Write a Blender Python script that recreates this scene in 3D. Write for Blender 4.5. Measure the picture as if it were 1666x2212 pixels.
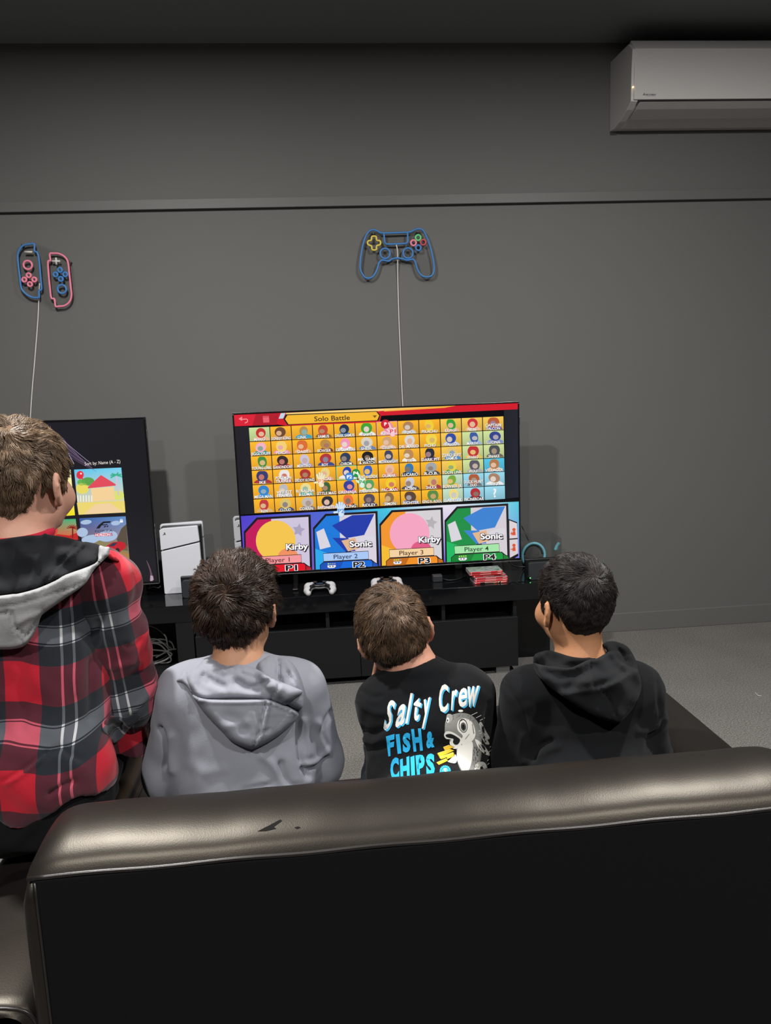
import bpy, bmesh, math, random
import numpy as np
from mathutils import Vector, Matrix
from mathutils.bvhtree import BVHTree
from mathutils.geometry import delaunay_2d_cdt, tessellate_polygon
random.seed(7); RNG = np.random.default_rng(7)
for _o in list(bpy.data.objects): bpy.data.objects.remove(_o)
SC = bpy.context.scene
COL = SC.collection

# ------------------------------------------------------------------ camera
FPX = 1650.0; YAW, PITCH, ROLL, CAMH = .0828, .1572, -.0385, 1.4417
_f = np.array([math.sin(YAW)*math.cos(PITCH), math.cos(YAW)*math.cos(PITCH), -math.sin(PITCH)])
_r0 = np.array([math.cos(YAW), -math.sin(YAW), 0.]); _u0 = np.cross(_r0, _f)
_r = math.cos(ROLL)*_r0 + math.sin(ROLL)*_u0; _u = -math.sin(ROLL)*_r0 + math.cos(ROLL)*_u0
CAM = np.array([0, 0, CAMH])
_cd = bpy.data.cameras.new('camera'); _cd.sensor_fit = 'HORIZONTAL'; _cd.sensor_width = 36
_cd.lens = FPX/1666*36; _cd.clip_start = .05
cam = bpy.data.objects.new('camera', _cd); COL.objects.link(cam)
cam.matrix_world = Matrix(((_r[0], _u[0], -_f[0], 0), (_r[1], _u[1], -_f[1], 0), (_r[2], _u[2], -_f[2], CAMH), (0, 0, 0, 1)))
SC.camera = cam
def ray(x, y): return _f + _r*(x-833)/FPX - _u*(y-1106)/FPX
def atY(x, y, Y): d = ray(x, y); return CAM + d*(Y/d[1])          # photo point on the plane Y
def atZ(x, y, Z): d = ray(x, y); return CAM + d*((Z-CAMH)/d[2])    # photo point on the plane Z

# ------------------------------------------------------------------ world, exposure, ceiling lamps
SC.view_settings.view_transform = 'Standard'; SC.view_settings.look = 'None'
SC.view_settings.exposure = 0; SC.view_settings.gamma = 1; SC.view_settings.use_curve_mapping = False
_w = bpy.data.worlds.new('world'); SC.world = _w; _w.use_nodes = True
_w.node_tree.nodes['Background'].inputs[0].default_value = (.5, .5, .52, 1)
_w.node_tree.nodes['Background'].inputs[1].default_value = 0.
WALLY = 4.184; CEIL = 3.186
# four ceiling lamps the photograph gives: the two front ones follow from the shadows the televisions throw on the wall,
# the two behind the camera from the highlights on the sofa back and the lit backs of the boys. All lie outside the picture.
LAMPS = {'front_left': (-.914, 1.81, 1.35), 'front_right': (1.56, 1.81, 1.), 'rear_left': (-.914, -.66, 1.), 'rear_right': (1.56, -.66, 1.)}
LAMP_W = 85.0
def lamp_light(nm, x, y, k):
    nm = 'downlight_'+nm+'_offscreen'
    L = bpy.data.lights.new(nm, 'AREA'); L.shape = 'DISK'; L.size = .13
    L.energy = LAMP_W*k; L.color = (1, .978, .95)
    o = bpy.data.objects.new(nm, L); COL.objects.link(o); o.location = (x, y, CEIL-.022)
    return o

# ------------------------------------------------------------------ helpers
def lin(c):
    if isinstance(c, str): c = tuple(int(c[i:i+2], 16)/255 for i in (0, 2, 4))
    return tuple((v/12.92 if v <= .04045 else ((v+.055)/1.055)**2.4) for v in c)
def mat(name, col, rough=.5, metal=0., spec=.5, noise=None, bump=None, coat=0., emit=None, alpha=None, trans=0., ior=1.45, sheen=0.):
    """noise=(scale, amount) varies the colour, bump=(scale, strength[, detail])"""
    m = bpy.data.materials.new(name); m.use_nodes = True; nt = m.node_tree; b = nt.nodes['Principled BSDF']
    c = lin(col)+(1,)
    b.inputs['Base Color'].default_value = c; b.inputs['Roughness'].default_value = rough
    b.inputs['Metallic'].default_value = metal; b.inputs['Specular IOR Level'].default_value = spec
    b.inputs['Coat Weight'].default_value = coat; b.inputs['IOR'].default_value = ior
    b.inputs['Transmission Weight'].default_value = trans; b.inputs['Sheen Weight'].default_value = sheen
    if emit:
        b.inputs['Emission Color'].default_value = lin(emit[0])+(1,); b.inputs['Emission Strength'].default_value = emit[1]
    if alpha is not None: b.inputs['Alpha'].default_value = alpha
    tc = nt.nodes.new('ShaderNodeTexCoord')
    if noise:
        n = nt.nodes.new('ShaderNodeTexNoise'); n.inputs['Scale'].default_value = noise[0]; n.inputs['Detail'].default_value = 4
        nt.links.new(tc.outputs['Object'], n.inputs['Vector'])
        mx = nt.nodes.new('ShaderNodeMix'); mx.data_type = 'RGBA'; mx.blend_type = 'MIX'
        a = noise[1]
        mx.inputs[6].default_value = tuple(v*(1-a) for v in c[:3])+(1,); mx.inputs[7].default_value = tuple(min(1, v*(1+a)) for v in c[:3])+(1,)
        nt.links.new(n.outputs['Fac'], mx.inputs[0]); nt.links.new(mx.outputs[2], b.inputs['Base Color'])
    if bump:
        n = nt.nodes.new('ShaderNodeTexNoise'); n.inputs['Scale'].default_value = bump[0]; n.inputs['Detail'].default_value = bump[2] if len(bump) > 2 else 3
        nt.links.new(tc.outputs['Object'], n.inputs['Vector'])
        bp = nt.nodes.new('ShaderNodeBump'); bp.inputs['Strength'].default_value = bump[1]; bp.inputs['Distance'].default_value = .01
        nt.links.new(n.outputs['Fac'], bp.inputs['Height']); nt.links.new(bp.outputs[0], b.inputs['Normal'])
    return m
def attr_mat(name, attr='Col', rough=.5, spec=.3, emit=0., bump=None, sheen=0.):
    """colour read from a mesh colour attribute; emit>0 makes a lit display"""
    m = bpy.data.materials.new(name); m.use_nodes = True; nt = m.node_tree; b = nt.nodes['Principled BSDF']
    a = nt.nodes.new('ShaderNodeAttribute'); a.attribute_name = attr
    b.inputs['Roughness'].default_value = rough; b.inputs['Specular IOR Level'].default_value = spec; b.inputs['Sheen Weight'].default_value = sheen
    if emit:
        b.inputs['Base Color'].default_value = (.01, .01, .012, 1)
        nt.links.new(a.outputs['Color'], b.inputs['Emission Color']); b.inputs['Emission Strength'].default_value = emit
    else: nt.links.new(a.outputs['Color'], b.inputs['Base Color'])
    if bump:
        tc = nt.nodes.new('ShaderNodeTexCoord'); n = nt.nodes.new('ShaderNodeTexNoise'); n.inputs['Scale'].default_value = bump[0]; n.inputs['Detail'].default_value = 3
        nt.links.new(tc.outputs['Object'], n.inputs['Vector'])
        bp = nt.nodes.new('ShaderNodeBump'); bp.inputs['Strength'].default_value = bump[1]; bp.inputs['Distance'].default_value = .01
        nt.links.new(n.outputs['Fac'], bp.inputs['Height']); nt.links.new(bp.outputs[0], b.inputs['Normal'])
    return m
def clear_mat(name, tint='ffffff', gloss=.04, refl=.9):
    """thin clear sheet: lets light straight through, mirrors a little more at a slant"""
    m = bpy.data.materials.new(name); m.use_nodes = True; nt = m.node_tree; out = nt.nodes['Material Output']; nt.nodes.remove(nt.nodes['Principled BSDF'])
    a = nt.nodes.new('ShaderNodeBsdfTransparent'); a.inputs[0].default_value = lin(tint)+(1,)
    g = nt.nodes.new('ShaderNodeBsdfGlossy'); g.inputs['Roughness'].default_value = gloss
    l0 = nt.nodes.new('ShaderNodeLayerWeight'); l0.inputs[0].default_value = .5
    pw = nt.nodes.new('ShaderNodeMath'); pw.operation = 'POWER'; pw.inputs[1].default_value = 3.; nt.links.new(l0.outputs['Facing'], pw.inputs[0])
    lw = nt.nodes.new('ShaderNodeMath'); lw.operation = 'MULTIPLY_ADD'; lw.inputs[1].default_value = .5; lw.inputs[2].default_value = .03; nt.links.new(pw.outputs[0], lw.inputs[0])
    mx = nt.nodes.new('ShaderNodeMixShader'); nt.links.new(lw.outputs[0], mx.inputs[0]); nt.links.new(a.outputs[0], mx.inputs[1]); nt.links.new(g.outputs[0], mx.inputs[2]); nt.links.new(mx.outputs[0], out.inputs[0])
    return m
def tag(o, label=None, cat=None, group=None, kind=None):
    if label: o['label'] = label
    if cat: o['category'] = cat
    if group: o['group'] = group
    if kind: o['kind'] = kind
    return o
def thing(name, label, cat, loc=(0, 0, 0), rotz=0., group=None):
    o = bpy.data.objects.new(name, None); o.empty_display_size = .05; COL.objects.link(o)
    o.location = Vector([float(v) for v in loc]); o.rotation_euler = (0, 0, rotz); return tag(o, label, cat, group)
def root_of(p):
    M = Matrix.Identity(4)
    while p is not None:
        M = p.matrix_basis @ M if p.parent is None else (p.matrix_parent_inverse @ p.matrix_basis) @ M
        p = p.parent
    return M
def link(name, me, m=None, parent=None, world=True):
    """world=True: mesh is in world coordinates; the parent keeps it there. False: mesh is in the parent's frame"""
    o = bpy.data.objects.new(name, me); COL.objects.link(o)
    if m is not None and not me.materials: me.materials.append(m)
    if parent is not None:
        o.parent = parent
        if world:
            M = Matrix.Identity(4); p = parent; ch = []
            while p is not None: ch.append(p); p = p.parent
            for p in reversed(ch): M = M @ p.matrix_parent_inverse @ p.matrix_basis
            o.matrix_parent_inverse = M.inverted()
    return o
def mesh(name, V, Fc, m=None, parent=None, smooth=False, world=True, col=None):
    me = bpy.data.meshes.new(name); me.from_pydata([tuple(map(float, v)) for v in V], [], [tuple(map(int, f)) for f in Fc]); me.update()
    if smooth: me.polygons.foreach_set('use_smooth', [True]*len(me.polygons))
    if col is not None:
        a = me.color_attributes.new('Col', 'FLOAT_COLOR', 'POINT'); c = np.ones((len(V), 4), np.float32); c[:, :3] = col; a.data.foreach_set('color', c.ravel())
    return link(name, me, m, parent, world)
def bm_obj(name, bm, m, parent=None, smooth=False, world=True):
    me = bpy.data.meshes.new(name); bm.to_mesh(me); bm.free()
    if smooth: me.polygons.foreach_set('use_smooth', [True]*len(me.polygons))
    return link(name, me, m, parent, world)
def bm_box(bm, x0, x1, y0, y1, z0, z1, bev=0., seg=2):
    vs = [bm.verts.new((x, y, z)) for z in (z0, z1) for y in (y0, y1) for x in (x0, x1)]
    fs = [bm.faces.new([vs[i] for i in q]) for q in ((0, 2, 3, 1), (4, 5, 7, 6), (0, 1, 5, 4), (2, 6, 7, 3), (0, 4, 6, 2), (1, 3, 7, 5))]
    if bev:
        es = list({e for f in fs for e in f.edges})
        bmesh.ops.bevel(bm, geom=es, offset=bev, segments=seg, profile=.5, affect='EDGES')
def box(name, x0, x1, y0, y1, z0, z1, m, parent=None, bev=.0015, seg=2, world=True):
    bm = bmesh.new(); bm_box(bm, x0, x1, y0, y1, z0, z1, bev, seg); return bm_obj(name, bm, m, parent, False, world)
def sweep(pts, rad, n=8, closed=False):
    P = np.asarray(pts, float); N = len(P); rad = np.broadcast_to(np.asarray(rad, float), (N,))
    T = np.roll(P, -1, 0)-np.roll(P, 1, 0) if closed else np.gradient(P, axis=0)
    T /= np.linalg.norm(T, axis=1)[:, None]+1e-12
    u = np.cross(T[0], (0, 0, 1.)); u = u if np.linalg.norm(u) > 1e-3 else np.cross(T[0], (0, 1., 0)); u /= np.linalg.norm(u)
    V = []; ang = np.linspace(0, 2*np.pi, n, endpoint=False)
    for i in range(N):
        u = u-T[i]*(u@T[i]); u /= np.linalg.norm(u)+1e-12; w = np.cross(T[i], u)
        V += [P[i]+rad[i]*(math.cos(a)*u+math.sin(a)*w) for a in ang]
    F = []
    for i in range(N if closed else N-1):
        j = (i+1) % N
        F += [(i*n+k, i*n+(k+1) % n, j*n+(k+1) % n, j*n+k) for k in range(n)]
    if not closed: F += [tuple(range(n))[::-1], tuple((N-1)*n+k for k in range(n))]
    return V, F
def tube(name, pts, r, m, parent=None, n=8, closed=False, world=True):
    V, F = sweep(pts, r, n, closed); return mesh(name, V, F, m, parent, True, world)
def spline(P, n=8, closed=False):
    P = np.asarray(P, float); N = len(P); out = []
    for i in range(N if closed else N-1):
        a, b, c, d = (P[(i-1) % N], P[i], P[(i+1) % N], P[(i+2) % N]) if closed else (P[max(i-1, 0)], P[i], P[i+1], P[min(i+2, N-1)])
        for t in np.linspace(0, 1, n, endpoint=False):
            out.append(.5*(2*b+(c-a)*t+(2*a-5*b+4*c-d)*t*t+(3*b-a-3*c+d)*t**3))
    if not closed: out.append(P[-1])
    return np.array(out)
def prism(name, poly, y0, y1, m, parent=None, bev=0., world=True, axis='Y'):
    """outline in X,Z pushed along Y (or outline in Y,Z pushed along X)"""
    bm = bmesh.new(); mk = (lambda p, d: (p[0], d, p[1])) if axis == 'Y' else ((lambda p, d: (d, p[0], p[1])) if axis == 'X' else (lambda p, d: (p[0], p[1], d)))
    a = [bm.verts.new(mk(p, y0)) for p in poly]; b = [bm.verts.new(mk(p, y1)) for p in poly]; n = len(poly)
    fs = [bm.faces.new(a), bm.faces.new(b[::-1])]+[bm.faces.new((a[i], b[i], b[(i+1) % n], a[(i+1) % n])) for i in range(n)]
    bmesh.ops.recalc_face_normals(bm, faces=bm.faces)
    if bev: bmesh.ops.bevel(bm, geom=[e for e in bm.edges], offset=bev, segments=2, profile=.5, affect='EDGES')
    bmesh.ops.triangulate(bm, faces=[f for f in bm.faces if len(f.verts) > 4])
    return bm_obj(name, bm, m, parent, False, world)
def rrect(x0, x1, z0, z1, r, n=5):
    out = []
    for cx, cz, a0 in ((x1-r, z1-r, 0), (x0+r, z1-r, 90), (x0+r, z0+r, 180), (x1-r, z0+r, 270)):
        for k in range(n+1): a = math.radians(a0+90*k/n); out.append((cx+r*math.cos(a), cz+r*math.sin(a)))
    return out
def copy_tree(o, parent=None):
    c = o.copy(); COL.objects.link(c)
    if parent is not None: c.parent = parent; c.matrix_parent_inverse = o.matrix_parent_inverse.copy()
    for ch in list(o.children): copy_tree(ch, c)
    return c

# lettering: every string is turned into triangles once, in one pass
_TXT = {}
def prep_text(items):
    """items: (text, bold offset, shear)"""
    tmp = []
    for key in items:
        if key in _TXT: continue
        s, off, sh = key
        cu = bpy.data.curves.new('t', 'FONT'); cu.body = s; cu.offset = off; cu.shear = sh; cu.resolution_u = 3; cu.align_x = 'CENTER'
        o = bpy.data.objects.new('t', cu); COL.objects.link(o); tmp.append((key, o, cu))
    dg = bpy.context.evaluated_depsgraph_get()
    for key, o, cu in tmp:
        me = bpy.data.meshes.new_from_object(o.evaluated_get(dg)); me.calc_loop_triangles()
        V = np.array([v.co[:2] for v in me.vertices]) if len(me.vertices) else np.zeros((0, 2))
        T = [tuple(t.vertices) for t in me.loop_triangles]
        _TXT[key] = (V, T); bpy.data.meshes.remove(me)
    for key, o, cu in tmp: bpy.data.objects.remove(o); bpy.data.curves.remove(cu)
class Flat:
    """flat print: coloured polygons in layers; points are given in photo pixels and laid on the plane the print lies on"""
    def __init__(s): s.V = []; s.F = []; s.C = []; s.L = []
    def add(s, V, Fc, col, layer):
        k = len(s.V); s.V += [tuple(v) for v in V]; s.F += [tuple(i+k for i in f) for f in Fc]
        s.C += [lin(col)]*len(V) if not isinstance(col, list) else [lin(c) for c in col]; s.L += [layer]*len(V); return s
    def poly(s, pts, col, layer=0):
        pts = [tuple(p) for p in pts]
        T = tessellate_polygon([[Vector((p[0], p[1], 0)) for p in pts]]); return s.add(pts, T, col, layer)
    def ell(s, c, rx, ry, col, layer=0, rot=0., n=20, a0=0., a1=2*math.pi, clip=None):
        P = []
        for k in range(n):
            a = a0+(a1-a0)*k/(n if a1-a0 > 6.2 else n-1); x, y = rx*math.cos(a), ry*math.sin(a)
            x, y = c[0]+x*math.cos(rot)-y*math.sin(rot), c[1]+x*math.sin(rot)+y*math.cos(rot)
            if clip: x, y = min(max(x, clip[0]), clip[2]), min(max(y, clip[1]), clip[3])
            P.append((x, y))
        return s.poly(P, col, layer)
    def line(s, pts, w, col, layer=0):
        P = np.asarray(pts, float)
        for a, b in zip(P[:-1], P[1:]):
            d = b-a; n = np.array([-d[1], d[0]])/(np.linalg.norm(d)+1e-9)*w/2
            s.poly([a+n, b+n, b-n, a-n], col, layer)
        return s
    def text(s, t, x, y, h, col, layer=1, off=0., shear=0., dirx=(1, 0), diry=None, width=None, shadow=None):
        """centred at x,y; h = cap height in px; dirx = baseline direction (px); width forces a width"""
        V, T = _TXT[(t, off, shear)]
        lo, hi = V.min(0), V.max(0); cap = .70
        sc = h/cap; W = (hi[0]-lo[0])*sc; sx = sc if width is None else sc*width/W
        d = np.array(dirx, float); d /= np.linalg.norm(d); e = np.array([-d[1], d[0]]) if diry is None else np.array(diry, float)
        cx = (lo[0]+hi[0])/2; cy = .35
        P = [np.array([x, y])+d*((v[0]-cx)*sx)-e*((v[1]-cy)*sc) for v in V]
        if shadow: s.add([p+np.array(shadow[1]) for p in P], T, shadow[0], layer-1)
        return s.add(P, T, col, layer)
    def build(s, name, place, m, parent=None):
        """place(x, y, layer) -> world point"""
        return mesh(name, [place(v[0], v[1], l) for v, l in zip(s.V, s.L)], s.F, m, parent, False, True, np.array(s.C))
# ------------------------------------------------------------------ room shell
M_wall = mat('wall_paint', '5e5e5c', .62, spec=.35, noise=(1.1, .05), bump=(60, .04))
M_ceil = mat('ceiling_paint', '7c8283', .8, spec=.2, noise=(.8, .06))
M_trim = mat('trim_paint', '5e5e5c', .5, spec=.4)
def carpet():
    m = mat('carpet', '76736f', .95, spec=.1); nt = m.node_tree; b = nt.nodes['Principled BSDF']
    tc = nt.nodes.new('ShaderNodeTexCoord')
    n1 = nt.nodes.new('ShaderNodeTexNoise'); n1.inputs['Scale'].default_value = 170; n1.inputs['Detail'].default_value = 3
    n2 = nt.nodes.new('ShaderNodeTexNoise'); n2.inputs['Scale'].default_value = 3.; n2.inputs['Detail'].default_value = 6
    r1 = nt.nodes.new('ShaderNodeValToRGB'); r1.color_ramp.elements[0].position = .3; r1.color_ramp.elements[1].position = .7
    r1.color_ramp.elements[0].color = lin('4a4846')+(1,); r1.color_ramp.elements[1].color = lin('807d79')+(1,)
    mx = nt.nodes.new('ShaderNodeMix'); mx.data_type = 'RGBA'; mx.blend_type = 'MULTIPLY'; mx.inputs[0].default_value = .5
    r2 = nt.nodes.new('ShaderNodeValToRGB'); r2.color_ramp.elements[0].position = .3; r2.color_ramp.elements[1].position = .7
    r2.color_ramp.elements[0].color = (.72, .72, .72, 1); r2.color_ramp.elements[1].color = (1, 1, 1, 1)
    for n in (n1, n2): nt.links.new(tc.outputs['Object'], n.inputs['Vector'])
    nt.links.new(n1.outputs['Fac'], r1.inputs[0]); nt.links.new(n2.outputs['Fac'], r2.inputs[0])
    nt.links.new(r1.outputs[0], mx.inputs[6]); nt.links.new(r2.outputs[0], mx.inputs[7]); nt.links.new(mx.outputs[2], b.inputs['Base Color'])
    bp = nt.nodes.new('ShaderNodeBump'); bp.inputs['Strength'].default_value = .5; bp.inputs['Distance'].default_value = .004
    nt.links.new(n1.outputs['Fac'], bp.inputs['Height']); nt.links.new(bp.outputs[0], b.inputs['Normal'])
    return m
M_carpet = carpet()
RX0, RX1, RY0 = -5.2, 5.4, -4.6
def struct(o, label, cat): return tag(o, label, cat, None, 'structure')
struct(box('floor', RX0, RX1, RY0, WALLY+.1, -.1, 0, M_carpet, bev=0), 'grey speckled commercial carpet floor', 'floor')
struct(box('ceiling', RX0, RX1, RY0, WALLY+.1, CEIL, CEIL+.1, M_ceil, bev=0), 'flat dark charcoal painted ceiling', 'ceiling')
struct(box('wall_front', RX0, RX1, WALLY, WALLY+.1, 0, CEIL, M_wall, bev=0), 'dark grey painted wall behind the televisions', 'wall')
struct(box('wall_left', RX0-.1, RX0, RY0, WALLY, 0, CEIL, M_wall, bev=0), 'dark grey painted side wall left of the sofa', 'wall')
struct(box('wall_right', RX1, RX1+.1, RY0, WALLY, 0, CEIL, M_wall, bev=0), 'dark grey painted side wall beyond the air conditioner', 'wall')
struct(box('wall_rear', RX0, RX1, RY0-.1, RY0, 0, CEIL, M_wall, bev=0), 'dark grey painted wall behind the sofa', 'wall')
struct(box('trim_1', RX0, RX1, WALLY-.026, WALLY+.002, 2.396, 2.445, M_trim, bev=.002), 'narrow painted batten running along the grey wall above the neon signs', 'trim')
struct(box('baseboard_front', RX0, RX1, WALLY-.016, WALLY+.002, 0, .11, M_trim, bev=.003), 'grey painted skirting board along the television wall', 'baseboard')

# recessed downlights of the ceiling grid
M_lens = mat('lamp_lens', 'ffffff', .4, emit=('fff6e6', 12.)); M_white = mat('white_plastic', 'd8d8d6', .35, spec=.5)
DL = {'front_left': 'round ceiling downlight above the cabinet side of the plaid boy', 'front_right': 'round ceiling downlight above the floor right of the sofa', 'rear_left': 'round ceiling downlight behind the sofa on the plaid boy side', 'rear_right': 'round ceiling downlight behind the sofa on the air conditioner side'}
for nm_, (x, y, k_) in LAMPS.items():
    t = thing('ceiling_downlight_'+nm_+'_offscreen', DL[nm_], 'ceiling light', (x, y, CEIL), group='ceiling downlights')
    ring = spline([(x+.085*math.cos(a), y+.085*math.sin(a), CEIL-.005) for a in np.linspace(0, 2*math.pi, 8, endpoint=False)], 4, True)
    tube('trim_ring', ring, .012, M_white, t, 8, True)
    prism('lens_'+nm_+'_offscreen', [(x+.08*math.cos(a), y+.08*math.sin(a)) for a in np.linspace(0, 2*math.pi, 28, endpoint=False)], CEIL-.012, CEIL-.002, M_lens, t, axis='Z')
    lamp_light(nm_, x, y, k_)

# ------------------------------------------------------------------ wall air conditioner
M_ac = mat('ac_white', 'c9c5c3', .38, spec=.5); M_ac2 = mat('ac_flap', 'c4c0be', .4)
ax = atY(1318, 200, WALLY)[0]
def yat(px, py, X):                      # depth at which the photo ray crosses the plane X
    d = ray(px, py); t = X/d[0]; return CAM+d*t
pr = [yat(*p, ax) for p in ((1319, 132), (1360, 93), (1367, 100), (1365, 150), (1364, 218), (1356, 236), (1340, 262), (1331, 274))]
prof = [(WALLY, pr[0][2]), (pr[1][1]+.012, pr[1][2]), (pr[2][1], pr[2][2]-.012), (pr[4][1], pr[3][2]), (pr[4][1]+.004, pr[4][2]), (pr[5][1]+.01, pr[5][2]), (pr[6][1]+.01, pr[6][2]), (WALLY-.06, pr[7][2]-.002), (WALLY, pr[7][2]+.004)]
zt = max(p[1] for p in prof)
prof[0] = (WALLY, zt-.004)
ACL = .98
t = thing('air_conditioner', 'white wall split-system air conditioner high on the grey wall', 'air conditioner', (ax+ACL/2, WALLY, pr[7][2]))
yf = pr[4][1]; zf = pr[4][2]; zb = pr[7][2]
prism('end_cap', prof, ax, ax+.035, M_ac, t, .003, axis='X')
prism('end_cap', prof, ax+ACL-.035, ax+ACL, M_ac, t, .003, axis='X')
inner = [(p[0]+(.004 if i not in (0, 8) else 0), p[1]-(.002 if i < 4 else -.002)) for i, p in enumerate(prof)]
for i_ in (4, 5, 6): inner[i_] = (inner[i_][0]+.03, inner[i_][1])      # outlet cavity behind the flap
prism('body', inner, ax+.03, ax+ACL-.03, M_ac, t, 0, axis='X')
fp = prism('front_panel', [(yf-.006, zf+.004), (yf-.006, pr[2][2]-.03), (pr[2][1]-.004, pr[2][2]-.012), (pr[1][1]+.012, zt+.001), (pr[1][1]+.03, zt-.004), (yf+.02, zf+.01)], ax+.012, ax+ACL-.012, M_ac, t, .003, axis='X')
prism('air_flap', [(yf+.0, zf-.004), (pr[5][1]+.004, pr[5][2]), (pr[6][1]-.002, pr[6][2]+.006), (pr[6][1]+.012, pr[6][2]+.012), (yf+.02, zf-.004)], ax+.045, ax+ACL-.045, M_ac2, t, .002, axis='X')
led = atY(1368, 188, yf-.008); o = mesh('indicator_light', *sweep([led+np.array((0, -.002, 0)), led+np.array((0, .004, 0))], .004, 8), mat('amber_led', 'ffe7b0', .4, emit=('ffd890', 2.5)), t)
prep_text([('MITSUBISHI', .01, 0.), ('ELECTRIC', .0, 0.)])
fl = Flat(); ac_pl = lambda x, y, l: atY(x, y, yf-.0085-l*.0002)
# three small lozenges and the maker's name
cx, cy = 1392.0, 203.6
for k in range(3):
    a = math.radians(-90+120*k); d = np.array((math.cos(a), math.sin(a))); n = np.array((-d[1], d[0])); c = np.array((cx, cy))
    fl.poly([c, c+d*1.7+n*1.0, c+d*3.4, c+d*1.7-n*1.0], '59504f', 0)
fl.text('MITSUBISHI', 1406.5, 203.8, 2.2, '4c5868', 0, .01, 0., dirx=(1, -.004), width=21)
fl.text('ELECTRIC', 1406.5, 206.4, 1.4, '6a737e', 0, .0, 0., dirx=(1, -.004), width=21)
fl.build('maker_lettering', ac_pl, attr_mat('ac_print', rough=.5), t)

# ------------------------------------------------------------------ television cabinets
M_gloss = mat('black_gloss_lacquer', '0e0f11', .06, spec=.5, noise=(4, .1)); M_matte = mat('black_satin_board', '161719', .42, spec=.35, noise=(6, .08))
M_in = M_matte; M_alu = mat('brushed_metal_foot', '9a9a98', .35, metal=.8)
YF = 3.635; YB = 4.12; ZT = .466; ZS = .382
t = thing('media_cabinet', 'long black gloss television cabinet under the lit game screen', 'cabinet', (.2, 3.9, 0))
x0, x1, xr = -.648, .948, 1.20
box('top_slab', x0, xr, YF, YB, ZS, ZT, M_gloss, t, .0022)
box('lower_carcass', x0, x1, YF+.02, YB, .035, .285, M_matte, t, .002)
mid = (x0+x1)/2
box('drawer_front', x0, mid-.0015, YF, YF+.018, .04, .298, M_matte, t, .0015); box('drawer_front', mid+.0015, x1, YF, YF+.018, .04, .298, M_matte, t, .0015)
box('niche_back', x0, x1, YF+.3, YF+.312, .285, ZS, M_in, t, 0)
for xd in (x0+.009, -.008+.004, .575, x1-.009): box('divider', xd-.009, xd+.009, YF+.025, YF+.3, .285, ZS, M_matte, t, .001)
box('end_panel', x1+.02, xr-.02, YF+.22, YB, 0.0, ZS, M_gloss, t, .002)
for xx in (x0+.08, x1-.11): box('foot', xx, xx+.07, YF+.02, YF+.09, 0, .036, M_alu, t, .001)
t = thing('media_cabinet', 'black gloss television cabinet with open cable bay under the dark menu screen', 'cabinet', (-1.4, 3.9, 0))
x1 = -.655; x0 = -2.25; ZTL = .459; ZSL = .375
box('top_slab', x0, x1, YF, YB, ZSL, ZTL, M_gloss, t, .0022)
box('side_panel', x1-.083, x1, YF+.004, YB, .03, ZSL, M_matte, t, .002)
box('side_panel', x0, x0+.083, YF+.004, YB, .03, ZSL, M_matte, t, .002)
box('bay_floor', x0+.083, x1-.083, YF+.015, YB, .03, .115, M_matte, t, .002)
box('bay_back', x0+.083, x1-.083, YB-.012, YB, .115, ZSL, M_in, t, 0)
box('divider', -1.47, -1.45, YF+.015, YB-.012, .115, ZSL, M_matte, t, .001)
for xx in (x0+.08, x1-.15): box('foot', xx, xx+.07, YF+.05, YF+.12, 0, .031, M_alu, t, .001)

# grey cable coiled in the open bay
M_cable = mat('grey_cable', '6d6d6b', .5); M_bcable = mat('black_cable', '0d0d0e', .45); M_wcable = mat('white_cable', 'c9c6c0', .5)
t = thing('cable_coil', 'loosely coiled grey cable in the open cabinet bay', 'cable', atZ(338, 1420, .13))
c0 = np.array(atY(345, 1410, 3.80)); pts = []
for k in range(52):
    a = k*.62; rx = .085+.02*math.sin(k*.9+1); rz = .055+.016*math.cos(k*.53)
    pts.append(c0+np.array((rx*math.cos(a)-.03+.015*math.sin(k*.21), .035*math.sin(a*.5+k*.1), rz*math.sin(a)*.9+.012*math.cos(k*.37))))
top = [atY(318, 1350, 3.83), atY(340, 1358, 3.81), atY(358, 1375, 3.79), atY(363, 1395, 3.78)]
tube('cord', spline(top+pts, 4), .0042, M_cable, t, 8)
tube('cord', spline([atY(337, 1420, 3.78), atY(352, 1412, 3.77), atY(366, 1404, 3.77), atY(381, 1402, 3.78)], 6), .0042, M_cable, t, 8)

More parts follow.
